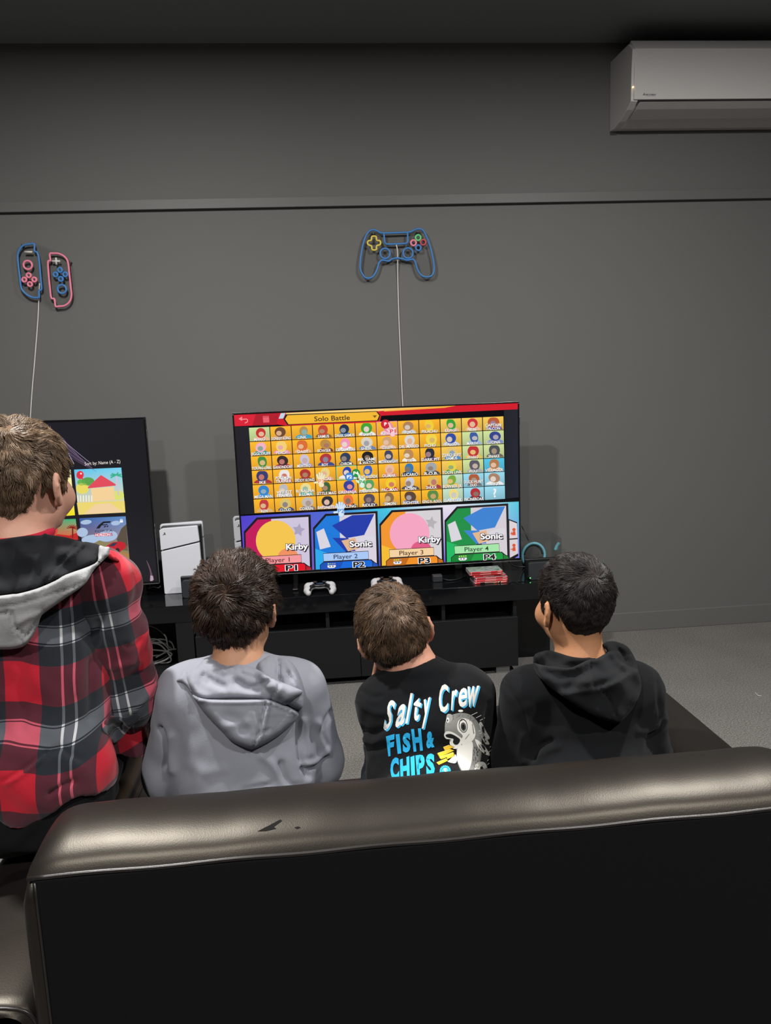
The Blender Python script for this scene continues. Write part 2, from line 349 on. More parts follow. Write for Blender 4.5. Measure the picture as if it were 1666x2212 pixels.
# ------------------------------------------------------------------ consoles, docks, small gear on the cabinets
M_ps = mat('console_white', 'c9cbd2', .3, spec=.45); M_blk = mat('black_plastic', '111214', .3); M_blk2 = mat('charcoal_plastic', '26292d', .5); M_logo = mat('logo_grey', '1f2226', .5)
def console(px, py, label, zt):
    b = atZ(px, py, zt); w, h, d = .213, .358, .09
    t = thing('game_console', label, 'game console', b+np.array((w/2, d/2, 0)), group='white game consoles')
    x, y, z = b
    def plate(name, pts, y0, y1): return prism(name, pts, y0, y1, M_ps, t, .003)
    box('core', x+.012, x+w-.004, y+.022, y+.066, z+.004, z+h-.012, M_blk, t, .004)
    # split side plate facing the room, slanted slot
    zl, zr = z+.225, z+.262
    plate('side_plate', [(x+.006, zl+.004), (x+w-.012, zr+.004), (x+w-.016, z+h-.016), (x+w-.022, z+h-.012), (x+.02, z+h-.018), (x+.006, z+h-.026)], y, y+.024)
    plate('side_plate', [(x+.006, z+.004), (x+.012, z), (x+w-.014, z+.002), (x+w-.011, z+.01), (x+w-.012, zr-.003), (x+.006, zl-.003)], y, y+.024)
    zl2, zr2 = zl+.004, zr+.012
    plate('rear_plate', [(x-.004, zl2+.003), (x+w, zr2+.003), (x+w, z+h-.008), (x+w-.007, z+h), (x+.004, z+h-.006), (x-.004, z+h-.014)], y+.064, y+d)
    plate('rear_plate', [(x-.004, z+.002), (x+w, z+.002), (x+w, zr2-.003), (x-.004, zl2-.003)], y+.064, y+d)
    f = Flat(); q = lambda u, v, l: (x+.03+u*.001, y-.0006-l*.0002, z+h-.045+v*.001)
    f.poly([(-1.2, 7), (-1.2, -6.2), (1.8, -5.2), (1.8, 5.6), (3.4, 4.9), (4.0, 3.6), (4.0, 2.4), (3.0, 1.6), (1.8, 1.9), (1.8, .2), (4.2, -.2), (6.2, 1.2), (6.2, 4.0), (4.6, 6.0), (1.6, 7)], '1d2024', 0)
    f.poly([(-8.5, -4.6), (-2.0, -1.8), (-2.0, -3.4), (-4.8, -4.6), (-2.0, -4.6), (-2.0, -5.8), (-5.5, -6.2)], '1d2024', 0)
    f.poly([(2.4, -1.9), (5.5, -1.4), (9, -3.0), (7, -4.4), (2.4, -5.7), (2.4, -4.4), (5.4, -3.4), (4.6, -2.8), (2.4, -3.3)], '1d2024', 0)
    f.build('logo', q, attr_mat('console_print', rough=.5), t)
    return t
console(353, 1284, 'upright white two-tone game console beside the dark menu television', ZTL)
b2 = atY(501, 1124, 3.93); 
def place_console2():
    src = [o for o in COL.objects if o.name == 'game_console'][0]
    c = copy_tree(src); z = ZT; d = src.location
    c.location = (b2[0]+.2/2+.004, 3.965+.045, z); tag(c, 'upright white game console half hidden behind the lit game screen', 'game console')
place_console2()
M_green = mat('green_led', '40ff60', .4, emit=('48ff5a', 3.))
def dock(pl, pr_, ptop, pbot, ztop, label, led):
    b = atZ(pl, pbot, ztop); y = b[1]; x = b[0]; w = .173; h = .104
    t = thing('console_dock', label, 'dock', (x+w/2, y+.025, ztop), group='black console docks')
    box('rear_shell', x, x+w, y+.028, y+.052, ztop, ztop+h, M_blk, t, .004)
    prism('front_shell', rrect(x+.008, x+w-.0, ztop+.001, ztop+h-.014, .014), y, y+.026, M_blk2, t, .0015)
    box('rear_shell', x+.004, x+w-.004, y+.02, y+.03, ztop, ztop+.018, M_blk, t, .002)
    if led: p = np.array((x+.014, y-.001, ztop+.012)); mesh('indicator_light', *sweep([p, p+np.array((0, .004, 0))], .0028, 8), M_green, t)
    return t
dock(391, 450, 1236, 1293, ZTL, 'charcoal console dock in front of the white game console', False)
dock(1140, 1216, 1192, 1254, ZT, 'black console dock with green light in front of the clear box', True)

# clear display box with teal headset
M_acr = clear_mat('clear_acrylic', 'fbfcfc', .05); M_teal = mat('teal_plastic', '6fb3c2', .4); M_pad = mat('ear_pad', '1a1c20', .7)
CY = 3.905; bx0 = atY(1122, 1166, CY)[0]; bx1 = atY(1214, 1166, CY)[0]; bzt = atY(1214, 1163, CY)[2]
t = thing('display_case', 'clear acrylic box behind the black dock with green light', 'display case', ((bx0+bx1)/2, 3.94, ZT))
th = .0025; y0_, y1_ = CY, CY+.19
for n_, a in (('side_pane', (bx0, bx0+th, y0_, y1_, ZT, bzt)), ('side_pane', (bx1-th, bx1, y0_, y1_, ZT, bzt)), ('front_pane', (bx0+th, bx1-th, y0_, y0_+th, ZT, bzt)), ('back_pane', (bx0+th, bx1-th, y1_-th, y1_, ZT, bzt)), ('top_pane', (bx0, bx1, y0_, y1_, bzt, bzt+th))):
    box(n_, *a, M_acr, t, .0004, 1)
t = thing('headset', 'teal headset band with dark pads inside the clear box', 'headset', ((bx0+bx1)/2, 3.97, ZT))
hc = atY(1153, 1200, 3.97)
arc = [hc+np.array((.062*math.cos(a)*1.0, .0, .068*math.sin(a))) for a in np.linspace(-.9, math.pi+.9, 30)]
tube('headband', arc, .0075, M_teal, t, 8)
tube('band_padding', [hc+np.array((.052*math.cos(a), .004, .058*math.sin(a))) for a in np.linspace(.1, math.pi-.1, 20)], .007, M_pad, t, 8)
for sx in (-1, 1):
    c = hc+np.array((sx*.045, .005, -.04)); V, F = sweep([c+np.array((-sx*.012, 0, 0)), c+np.array((-sx*.008, 0, 0)), c+np.array((sx*.006, 0, 0)), c+np.array((sx*.01, 0, 0))], [.02, .03, .03, .022], 16); mesh('ear_cup', V, F, M_pad, t, True)
arc2 = [atY(1200, 1188, 4.0), atY(1203, 1180, 4.0), atY(1208, 1172, 4.0)]
tube('headband_end', spline(arc2, 5), .009, M_teal, t, 8)

# stack of game cases
M_case = [mat('red_case_%d' % i, c, .25, spec=.5) for i, c in enumerate(('b8262c', 'c22a30', 'a81f27', 'b5232b', 'bb2a30', 'b02027'))]
M_clear = mat('case_clear_edge', '8d8188', .25, spec=.5)
def cover_mat():
    m = mat('cover_collage', '8a8070', .3); nt = m.node_tree; b = nt.nodes['Principled BSDF']; tc = nt.nodes.new('ShaderNodeTexCoord')
    v = nt.nodes.new('ShaderNodeTexVoronoi'); v.inputs['Scale'].default_value = 70; nt.links.new(tc.outputs['Object'], v.inputs['Vector'])
    hsv = nt.nodes.new('ShaderNodeHueSaturation'); hsv.inputs['Saturation'].default_value = .28; hsv.inputs['Value'].default_value = .3
    nt.links.new(v.outputs['Color'], hsv.inputs['Color']); nt.links.new(hsv.outputs[0], b.inputs['Base Color']); return m
M_cover = cover_mat(); M_print = attr_mat('spine_print', rough=.35)
cases = [  # left px, right px of the spine, depth shift, rotation
    (1024.5, 1097.5, .000, .00), (1026, 1097.5, .002, -.02), (1026, 1097, .004, .01), (1022, 1086, .012, .03), (1015.5, 1084.5, .006, -.015), (1015.5, 1084.5, .003, .0)]
gb = atZ(1026, 1262.5, ZT); z = ZT
lab = ['red game case with black striped spine at the bottom of the stack', 'red game case second from the bottom of the stack', 'red game case third from the bottom of the stack',
       'red game case fourth from the bottom of the stack', 'red game case just under the top of the stack', 'red game case with collage cover topping the stack']
for i, (l, r_, dy, rz) in enumerate(cases):
    h = .0108; x = atY(l, 1250, gb[1])[0]; w = .168; y = gb[1]+dy
    t = thing('game_case', lab[i], 'game case', (x+w/2, y+.05, z), rz, 'stack of red game cases')
    box('shell', -w/2, w/2, -.05, .055, .0004, h-.0006, M_clear, t, .001, world=False)
    box('spine', -w/2+.001, w/2, -.052, -.049, .0012, h-.0014, M_case[i], t, .0006, world=False)
    box('cover_sheet', -w/2+.004, w/2-.002, -.048, .052, h-.0006, h-.0001, M_cover if i >= 2 else M_case[i], t, 0, world=False)
    f = Flat(); q = lambda u, v, l_: (u, -.0524-l_*.0001, v)
    f.poly([(-w/2+.006, .0035), (-w/2+.0095, .0035), (-w/2+.0095, .0075), (-w/2+.006, .0075)], 'f0dcd8', 0)
    f.poly([(w/2-.026, .004), (w/2-.006, .004), (w/2-.006, .0068), (w/2-.026, .0068)], 'e0a8a4', 0)
    if i == 0: f.poly([(-w/2+.03, .0014), (w/2-.034, .0014), (w/2-.034, .0092), (-w/2+.03, .0092)], '15100f', 0); f.poly([(.012, .002), (.03, .002), (.04, .009), (.022, .009)], 'b5603c', 1); f.poly([(.036, .003), (.042, .0088), (.046, .0088), (.04, .003)], 'e8e4c8', 1); f.poly([(.05, .003), (.056, .0088), (.06, .0088), (.054, .003)], 'd8e4b0', 1)
    for k in range(9):     # tiny unreadable title marks
        u = -.03+k*.0062; f.poly([(u, .0042), (u+.0046, .0042), (u+.0046, .0042+.003), (u, .0042+.003)], 'd8a29c', 2)
    o = mesh('spine_print', [q(v[0], v[1], l_) for v, l_ in zip(f.V, f.L)], f.F, M_print, t, False, False, np.array(f.C)); o['kind'] = 'stuff'
    z += h

# small gear below the lit screen
p = atZ(992, 1229, ZT)+np.array((0, .02, 0))
t = thing('round_device', 'small round white device under the game screen', 'device', p)
mesh('body', *sweep([p+np.array((0, 0, 0)), p+np.array((0, 0, .004)), p+np.array((0, 0, .05)), p+np.array((0, 0, .056))], [.016, .02, .02, .016], 20), M_white, t, True)
p = np.array((atY(943, 1245, 3.78)[0], 3.78, ZT))
t = thing('power_adapter', 'small black box adapter beneath the game screen', 'adapter', p)
box('body', p[0]-.02, p[0]+.03, p[1]-.015, p[1]+.03, ZT, ZT+.034, M_blk2, t, .004)
tube('cord', spline([p+np.array((.03, .01, .012)), p+np.array((.06, -.01, .006)), p+np.array((.1, -.005, .005)), p+np.array((.13, .02, .005)), p+np.array((.16, .06, .006))], 6), .003, M_bcable, t)
t = thing('cable_loop', 'black cable running from the dock up behind the game screen', 'cable', atZ(1120, 1250, ZT))
tube('cord', spline([atY(1098, 1212, 3.88), atY(1110, 1222, 3.84), atY(1122, 1224, 3.80), atY(1137, 1226, 3.79), atY(1128, 1238, 3.76), atZ(1121, 1256, ZT+.004)], 8), .0035, M_bcable, t)
t = thing('cable_loop', 'thin dark cable leaning from the screen edge to the clear box', 'cable', atY(1128, 1150, 3.95))
tube('cord', [atY(1127, 1136, 3.90), atY(1134, 1150, 3.88), atY(1142, 1168, 3.855)], .0022, M_bcable, t)
M_pad_w = mat('pad_white', 'aeaeb0', .45); M_pad_k = mat('pad_black', '17181b', .35)
def gamepad(label, px, py):
    b = atZ(px, py, ZT); t = thing('gamepad', label, 'gamepad', b+np.array((0, .06, 0)), group='white gamepads on the cabinet')
    F = Field((-.1, -.09, -.005), (.1, .07, .075), .0028)
    F.ell((0, .022, .034), (.058, .03, .017), None, .012)
    for s in (-1, 1): F.chain([(s*.045, .03, .036), (s*.064, .005, .034), (s*.070, -.035, .024), (s*.066, -.062, .0165)], [.021, .024, .020, .0155], .012)
    F.cut(lambda x, y, z: .0-z+0*x+0*y); X, Fc = F.surface(2); X = X*.87; mesh_np('shell', X+t.location, Fc, M_pad_w, t)
    F = Field((-.1, -.09, .0), (.1, .07, .08), .0028); F.ell((0, .014, .041), (.046, .027, .0125), None, .01)
    for s in (-1, 1): F.chain([(s*.030, .006, .044), (s*.050, -.018, .042), (s*.060, -.050, .028), (s*.064, -.068, .019)], [.011, .009, .008, .0085], .008)
    X, Fc = F.surface(2); X = X*.87; mesh_np('center_panel', X+t.location, Fc, M_pad_k, t)
    for s in (-1, 1):
        p = np.array(t.location)+np.array((s*.026, .004, .046))*.87; V, Fq = sweep([p, p+np.array((0, 0, .012)), p+np.array((0, 0, .0125)), p+np.array((0, 0, .017))], [.006, .006, .0105, .0095], 14); mesh('thumb_stick', V, Fq, M_pad_k, t, True)
        p = np.array(t.location)+np.array((s*.045, .05, .038))*.87; V, Fq = sweep([p+np.array((-.014, 0, 0)), p+np.array((.014, 0, 0))], .0075, 10); mesh('trigger', V, Fq, M_pad_k, t, True)
    return t
PADS = [('white and black gamepad lying near the white console', 692, 1287), ('white and black gamepad lying behind the brown-haired boy with chin on hand', 838, 1277)]
t = thing('thread', 'small white thread lying on the carpet', 'thread', atZ(1640, 1500, .002))
tube('fibre', spline([atZ(1632, 1496, .002), atZ(1638, 1502, .003), atZ(1646, 1504, .002)], 4), .0012, M_wcable, t, 6)
t = thing('cable_loop', 'tangle of thin black cables behind the menu television', 'cable', atZ(330, 1275, ZTL))
tube('cord', spline([atY(325, 1262, 3.88), atY(322, 1272, 3.84), atY(330, 1268, 3.82), atY(342, 1270, 3.8), atY(346, 1266, 3.82)], 8), .003, M_bcable, t)
# ------------------------------------------------------------------ televisions
TVY = 3.865; TVYL = 3.825
M_bez = mat('tv_bezel', '0b0b0d', .25, spec=.5); M_glass = mat('tv_panel', '0a0b10', .09, spec=.5); M_tvback = mat('tv_back', '121214', .5); M_chrome = mat('bezel_edge', '77777a', .3, metal=.8)
M_lcd = attr_mat('lit_display', rough=.12, spec=.4, emit=1.0)
NAMES = ['MARIO|DONKEY KONG|LINK|SAMUS|DARK SAMUS|YOSHI|KI|FOX|PIKACHU|LUIGI|NESS|CAPTAIN/FALCON',
 'JIGGLYPUFF|PEACH|DAISY|BOWSER|ICE CLIMBERS|SHEIK|ZELDA|DR. MARIO|PICHU|FALCO|MARTH|LUCINA',
 'YOUNG LINK|GANONDORF|MEWTWO|ROY|CHROM|MR. GAME/& WATCH|META KNIGHT|PIT|DARK PIT|ZERO SUIT/SAMUS|WARIO|SNAKE',
 'IKE|POKÉMON/TRAINER|DIDDY KONG|LUCAS||KING DEDEDE|OLIMAR|LUCARIO|R.O.B.|TOON LINK|WOLF|VILLAGER',
 'MEGA MAN|WII FIT/TRAINER|ROSALINA/& LUMA|LITTLE MAC|GRENINJA|PALUTENA|PAC-MAN|ROBIN|SHULK|BOWSER JR.|DUCK HUNT/DUO|RYU',
 'KEN|CLOUD|CORRIN|BAYONETTA|INKLING|RIDLEY|SIMON|RICHTER|KING K. ROOL|ISABELLE|INCINEROAR|?']
GRID = [r.split('|') for r in NAMES]
strs = [(s, .022, 0.) for r in GRID for n in r for s in n.split('/') if s]
strs += [('Solo Battle', .012, 0.), ('Kirby', .03, 0.), ('Sonic', .03, 0.)]+[('Player %d' % k, .008, 0.) for k in (1, 2, 3, 4)]
strs += [('P%d' % k, o, 0.) for k in (1, 2, 3, 4) for o in (.03, .075)]+[('P', .03, 0.), ('Sort by: Name (A - Z)', .0, 0.), ('FORZA', .01, 0.), ('HORIZON', .02, 0.), ('5', .02, 0.)]
prep_text(list(dict.fromkeys(strs)))
def television(name, label, x0, x1, z0, z1, y):
    cx = (x0+x1)/2
    t = thing(name, label, 'television', (cx, y+.04, ZT))
    box('housing', x0+.002, x1-.002, y+.004, y+.03, z0+.002, z1-.002, M_tvback, t, .003)
    box('rear_housing', x0+.18, x1-.18, y+.03, y+.062, z0+.04, z0+.5, M_tvback, t, .01)
    b = .008
    for n_, a in (('bezel', (x0, x1, z1-b, z1)), ('bezel', (x0, x1, z0, z0+b+.006)), ('bezel', (x0, x0+b, z0+b+.006, z1-b)), ('bezel', (x1-b, x1, z0+b+.006, z1-b))):
        box(n_, a[0], a[1], y-.003, y+.012, a[2], a[3], M_bez, t, .001)
    box('lower_edge', x0+.003, x1-.003, y-.0045, y+.006, z0-.002, z0+.002, M_chrome, t, .0005)
    for s in (-1, 1):
        xx = cx+s*.46
        bm = bmesh.new(); bm_box(bm, xx-.012, xx+.012, y+.0, y+.03, ZT+.01, z0+.02, .002); bm_box(bm, xx-.015, xx+.015, y-.11, y+.14, ZT, ZT+.012, .004)
        bm_obj('stand_foot', bm, M_bez, t)
    sc = box('screen', x0+b, x1-b, y-.0005, y+.004, z0+b+.006, z1-b, M_glass, t, 0)
    return t, sc
TX0, TX1, TZ0, TZ1 = -.422, 1.027, .532, 1.362
tv, scr = television('television', 'large television showing a bright game roster with four player cards', TX0, TX1, TZ0, TZ1, TVY)
q = atY(1122, 905, TVY); box('side_tab', TX1-.001, TX1+.004, TVY+.0, TVY+.01, q[2]-.03, q[2]+.012, M_chrome, tv, .001)
pl = lambda x, y, l: atY(x, y, TVY-.0012-l*.0002)
SL = (620., -26.); DX = np.array((1, -.0425))      # direction of a screen row in the photo
# title strip along the top edge
f = Flat()
f.poly([(503, 896.5), (1119, 870.5), (1119.5, 884), (824, 898), (820, 913), (617, 919.5), (600, 917), (505, 921)], 'd00a22', 0)
f.poly([(503, 896.5), (553, 895), (545, 919.5), (505, 921)], 'd8142e', 1)
f.poly([(553, 895), (603, 893), (598, 917.5), (545, 919.5)], 'b00a20', 1)
f.poly([(607, 892.5), (617, 892), (612, 904), (602, 904.5)], 'bfd4e6', 2); f.poly([(600, 906), (612, 905.5), (610, 908), (599, 908.5)], 'c81228', 2)
f.poly([(618, 892), (1000, 873.5), (820, 888), (618, 895.5)], 'f6d07c', 2); f.poly([(830, 881), (1000, 873.5), (960, 881), (830, 889)], 'f0b040', 2)
f.poly([(612, 905), (618, 895), (814, 888), (822, 897), (818, 909), (621, 918)], '16110c', 3)
f.poly([(616, 905.5), (621, 897), (813, 889.5), (819.5, 897.5), (815, 907.8), (623.5, 916.5)], 'f3b729', 4)
f.text('Solo Battle', 717.5, 903.2, 10.5, '3b2508', 5, .012, 0., DX, width=77)
f.poly([(805, 897.6), (814.5, 897), (810, 902.8)], '7a5410', 5)
f.line([(521, 906), (533, 905.2)], 2.2, 'f08a90', 5); f.poly([(515.5, 905), (523, 899.5), (523, 909.5)], 'f08a90', 5)
f.line([(533, 905.2), (535.5, 908), (534, 912), (529, 913.8)], 2.2, 'f08a90', 5)
f.poly([(567.5, 899), (581, 898.2), (582, 912.4), (569, 913)], 'e8606c', 5); f.line([(567.5, 901), (581, 900.2)], 1., 'b00a20', 6)
f.build('title_strip', pl, M_lcd, scr)
# roster grid: every tile a quad with plain colour shapes and its name
A, B, C, D = np.array((536.8, 923.4)), np.array((1088.5, 898.6)), np.array((549.2, 1109.5)), np.array((1092.3, 1078.2))
def g(u, v): return (A*(1-u)+B*u)*(1-v)+(C*(1-u)+D*u)*v
TW, TH = 1/12, 1/6
SHAPES = """c62b2b e8b48c|6b4226 d8a070|b58a4a 3aa0b8|c2442a 8a5a30|1b2c48 2f6fa8|3aa02c e8e8e8|e88aa8 f0c0d0|b08050 c8d0d8|f0cc30 e0a828|2f9e2f e8b48c|cc2f3a e8b890|b85830 5a4aa0
f0b0c4 30908c|f0d070 f098b8|d86a2c f0b080|b88a40 7a2c1c|f090b8 f4f0f4|d8d0c0 6a84b0|d0a070 e8c0a8|d8d4d0 e0a880|f0d440 d8b030|2848a0 c8ccd8|3858a0 9ab4d8|30408c 8090c0
3c8a38 d8b060|302020 a02838|c8c0d8 a89cc0|b03038 38488c|283858 404858|141210 302418|38405c a8a8b8|b88850 ece8e0|202430 58406a|e0c070 3c8cc8|c02c30 e8c050|484c50 6a6258
30386c a83038|e8e4e0 c0302c|b03028 7a4824|e8d080 e8a890|1c3ca8 e8e8e8|3060c0 f0c030|e8b898 e08878|2878b0 202838|a0a4a8 404448|e8d040 50a048|585460 a8a4ac|b07848 e8c0a0
2c80c8 3c9ce0|b8b8bc e0dcd8|e8d890 60b8a8|386030 7a5038|2c3c98 d86090|50a060 e8e0c0|f0cc28 c83828|c8c8d4 504850|d8b860 a03838|78a838 e8b848|b05830 707070|a88068 e8e8e8
c03838 d8b078|d8c068 404860|c0b8b0 7a7078|282830 e0b8b0|e87038 282424|504858 382c44|8a6840 b89c70|584030 6878a8|588840 b08838|f0d878 b8d8e8|b02830 382428|60b8d8 a8dce8""".split('\n')
f = Flat(); gf = Flat()
for r in range(6):
    for c in range(12):
        u0, v0 = c*TW, r*TH; u1, v1 = u0+TW, v0+TH; e = .0016; ev = .004
        frac = (c+r*.9)/14
        base = np.array((.93, .66, .13))*(1-.0*frac)
        if c >= 9: base = np.array((.88, .72, .30))
        if c >= 10 and r >= 1: base = np.array((.74, .80, .55))
        if (c == 11 and r >= 3) or (c == 11 and r == 5): base = np.array((.30, .70, .82))
        if c >= 9 and r >= 4: base = np.array((.55, .78, .85)) if c >= 10 else np.array((.70, .80, .70))
        if c == 0 and r == 0: base = np.array((.72, .80, .55))
        cols = [tuple(np.clip(base*k, 0, 1)) for k in (1.12, 1.08, .9, .94)]
        f.add([g(u0+e, v0+ev), g(u1-e, v0+ev), g(u1-e, v1-ev), g(u0+e, v1-ev)], [(0, 1, 2, 3)], cols, 0)
        a, b = SHAPES[r].split('|')[c].split()
        cen = lambda uu, vv: g(u0+uu*TW, v0+vv*TH)
        if not (r == 5 and c == 11):
            rnd = random.Random(r*12+c)
            x0_, y0_ = g(u0, v0); x1_, y1_ = g(u1, v1); cl = (min(x0_, x1_)+2, min(y0_, y1_)+1.0, max(x0_, x1_)-2.2, max(y0_, y1_)-1.2)
            j = rnd.uniform(-.06, .06)
            f.ell(cen(.54+j, .92), 17+rnd.uniform(-2, 3), 9, b, 1, 0, 18, clip=cl)
            f.ell(cen(.52+j, .42), 11+rnd.uniform(-2, 2), 11.5+rnd.uniform(-1.5, 1.5), a, 2, rnd.uniform(-.4, .4), 18, clip=cl)
            f.ell(cen(.5+j*2, .5), 6, 5.5+rnd.uniform(-1, 1), tuple(.5*x+.5*y for x, y in zip([int(b[i:i+2], 16)/255 for i in (0, 2, 4)], (.85, .72, .6))), 3, 0, 14, clip=cl)
        ls = GRID[r][c].split('/')
        for k, s in enumerate(ls):
            if not s: continue
            if s == '?': f.text('?', *g(u0+.5*TW, v0+.5*TH), 18, 'f4f2f4', 6, .022, 0., DX); continue
            p = cen(.5, .86-(len(ls)-1-k)*.24); w = min(5.0*len(s)-1., 42)
            if s == 'KI': p = cen(.32, .86)
            f.text(s, p[0]+.7, p[1]+.7, 6.0, '2c2014', 5, .022, 0., DX, width=w)
            f.text(s, p[0], p[1], 6.0, 'f6f4f0', 6, .022, 0., DX, width=w)
# highlighted tiles
for (c, r, col) in ((6, 0, 'f0a0b0'), (4, 3, '90e0a0')):
    u0, v0 = c*TW, r*TH; P = [g(u0+.002, v0+.005), g(u0+TW-.002, v0+.005), g(u0+TW-.002, v0+TH-.005), g(u0+.002, v0+TH-.005)]
    f.line(P+[P[0]], 1.4, col, 7)
def hand(f, c, s, col, edge, n, rot, tcol, point=False):
    """open or pointing cursor glove with its player number"""
    R = np.array(((math.cos(rot), -math.sin(rot)), (math.sin(rot), math.cos(rot)))); P = lambda x, y: np.array(c)+s*(R@np.array((x, y)))
    for lay, k in ((8, 1.12), (9, 1.)):
        cc = edge if lay == 8 else col; w = 3.4 if lay == 8 else 2.8
        f.ell(P(0, 2), s*4.6*k, s*5.*k, cc, lay, rot); f.ell(P(1, 8), s*3.9*k, s*3.2*k, cc, lay, rot)
        fing = ((-3.4, -1, -5.5, -7), (-1, -2, -1.8, -9.6), (1.6, -2, 1.8, -9.2), (3.8, -1, 5.2, -6.6), (-4, 4, -9, 4.6)) if not point else ((-2, -1, -7, -10), (-4, 4, -8, 1), (2, -1, 4, -3))
        for x0_, y0_, x1_, y1_ in fing:
            f.line([P(x0_, y0_), P(x1_, y1_)], s*w, cc, lay); f.ell(P(x1_, y1_), s*w/2, s*w/2, cc, lay, 0, 10)
    f.text('P%d' % n, c[0]+s*.6, c[1]+s*2.4, s*6.0, 'ffffff', 10, .075, 0., DX, width=s*9.5); f.text('P%d' % n, c[0]+s*.6, c[1]+s*2.4, s*6.0, tcol, 11, .03, 0., DX, width=s*9)
hand(f, (693, 1036), 1.45, 'f0e4bc', 'a89c70', 3, .0, 'f09858')
hand(f, (736, 1100), 1.5, 'cfe4f8', '7890b8', 2, .0, '4890e0')
hand(f, (782, 1038), 1.4, 'd4f0dc', '80a890', 4, .1, '2fa04c', True)
hand(f, (848, 928), 1.35, 'f6c8d2', 'c07888', 1, .1, 'd83048', True)
for (x, y, rr, col, tx) in ((833, 916, 10, 'd0182c', 'P'), (755, 1030, 9.5, '3888e0', 'P2'), (769, 1022, 9, '18983c', 'P4')):
    f.ell((x, y), rr, rr, tuple(v*.8 for v in [int(col[i:i+2], 16)/255 for i in (0, 2, 4)]), 8); f.ell((x, y), rr*.86, rr*.86, col, 9)
    f.text(tx, x, y, 7, 'ffffff', 10, .03, 0., DX, width=5.5 if tx == 'P' else 11)
f.build('roster_grid', pl, M_lcd, scr)
# side margins of the picture glow a little blue
f = Flat(); f.add([(505, 922), (537, 921), (549, 1110), (516, 1112)], [(0, 1, 2, 3)], ['101218', '14161e', '14161e', '0c0d12'], 0); f.build('picture_margin', pl, M_lcd, scr)
f = Flat(); f.add([(1089, 886), (1119.5, 884), (1123, 1074), (1093, 1077)], [(0, 1, 2, 3)], ['14161c', '181c26', '1a2030', '141822'], 0)
f.build('picture_margin', pl, M_lcd, scr)
# coloured strip behind the player cards
f = Flat()
top = [(517.5, 1115), (700, 1105), (830, 1098), (960, 1091), (1121, 1083.5)]; bot = [(524.6, 1240), (700, 1230), (830, 1223), (962, 1216), (1125.5, 1207)]
cl = ['4a3cc8', '4a64d0', '3cc4e0', 'e8e0ec', '50c8dc']; cb = ['6a4cd0', '7a5cc8', '5c50c4', '5a58cc', '7878e0']
f.add(top+bot[::-1], [(0, 1, 8, 9), (1, 2, 7, 8), (2, 3, 6, 7), (3, 4, 5, 6)], cl+cb[::-1], 0)
f.build('card_backdrop', pl, M_lcd, scr)
# four player cards
CARDS = [  # left, right at top / bottom, y top-left, bottom; colours
 dict(n=1, P=[(526, 1122), (668.5, 1114), (672, 1233), (529.5, 1241)], bg=('c01058', 'd8205c', 'cdc4dc'), tab='f4989c', tabt='5a2020', foot='e00820', foot2='b00418', who='Kirby', blob='f4c44c', blob2='f09060', star='a8a0bc'),
 dict(n=2, P=[(675.5, 1114), (813, 1106.5), (816.5, 1226), (679, 1233)], bg=('1478d8', '28a8ec', 'd8d0dc'), tab='a8c8f4', tabt='20284c', foot='0c68d8', foot2='1450b8', who='Sonic', blob='1c38a8', blob2='d8d4e0', star='c0b8c8'),
 dict(n=3, P=[(819, 1106), (954, 1098.5), (957, 1217.5), (822, 1225)], bg=('f09428', 'f4bc30', 'd4d0d4'), tab='f4d0a0', tabt='4c3018', foot='f09020', foot2='c06a10', who='Kirby', blob='f4a4c0', blob2='e05c84', star='b4b0b4'),
 dict(n=4, P=[(960, 1098), (1095.5, 1090), (1098.5, 1209.5), (962.5, 1217)], bg=('0c8c40', '14b860', 'd4ccd4'), tab='a4e4a8', tabt='18381c', foot='08983c', foot2='047c2c', who='Sonic', blob='3880d0', blob2='d8d4dc', star='bcb4bc')]
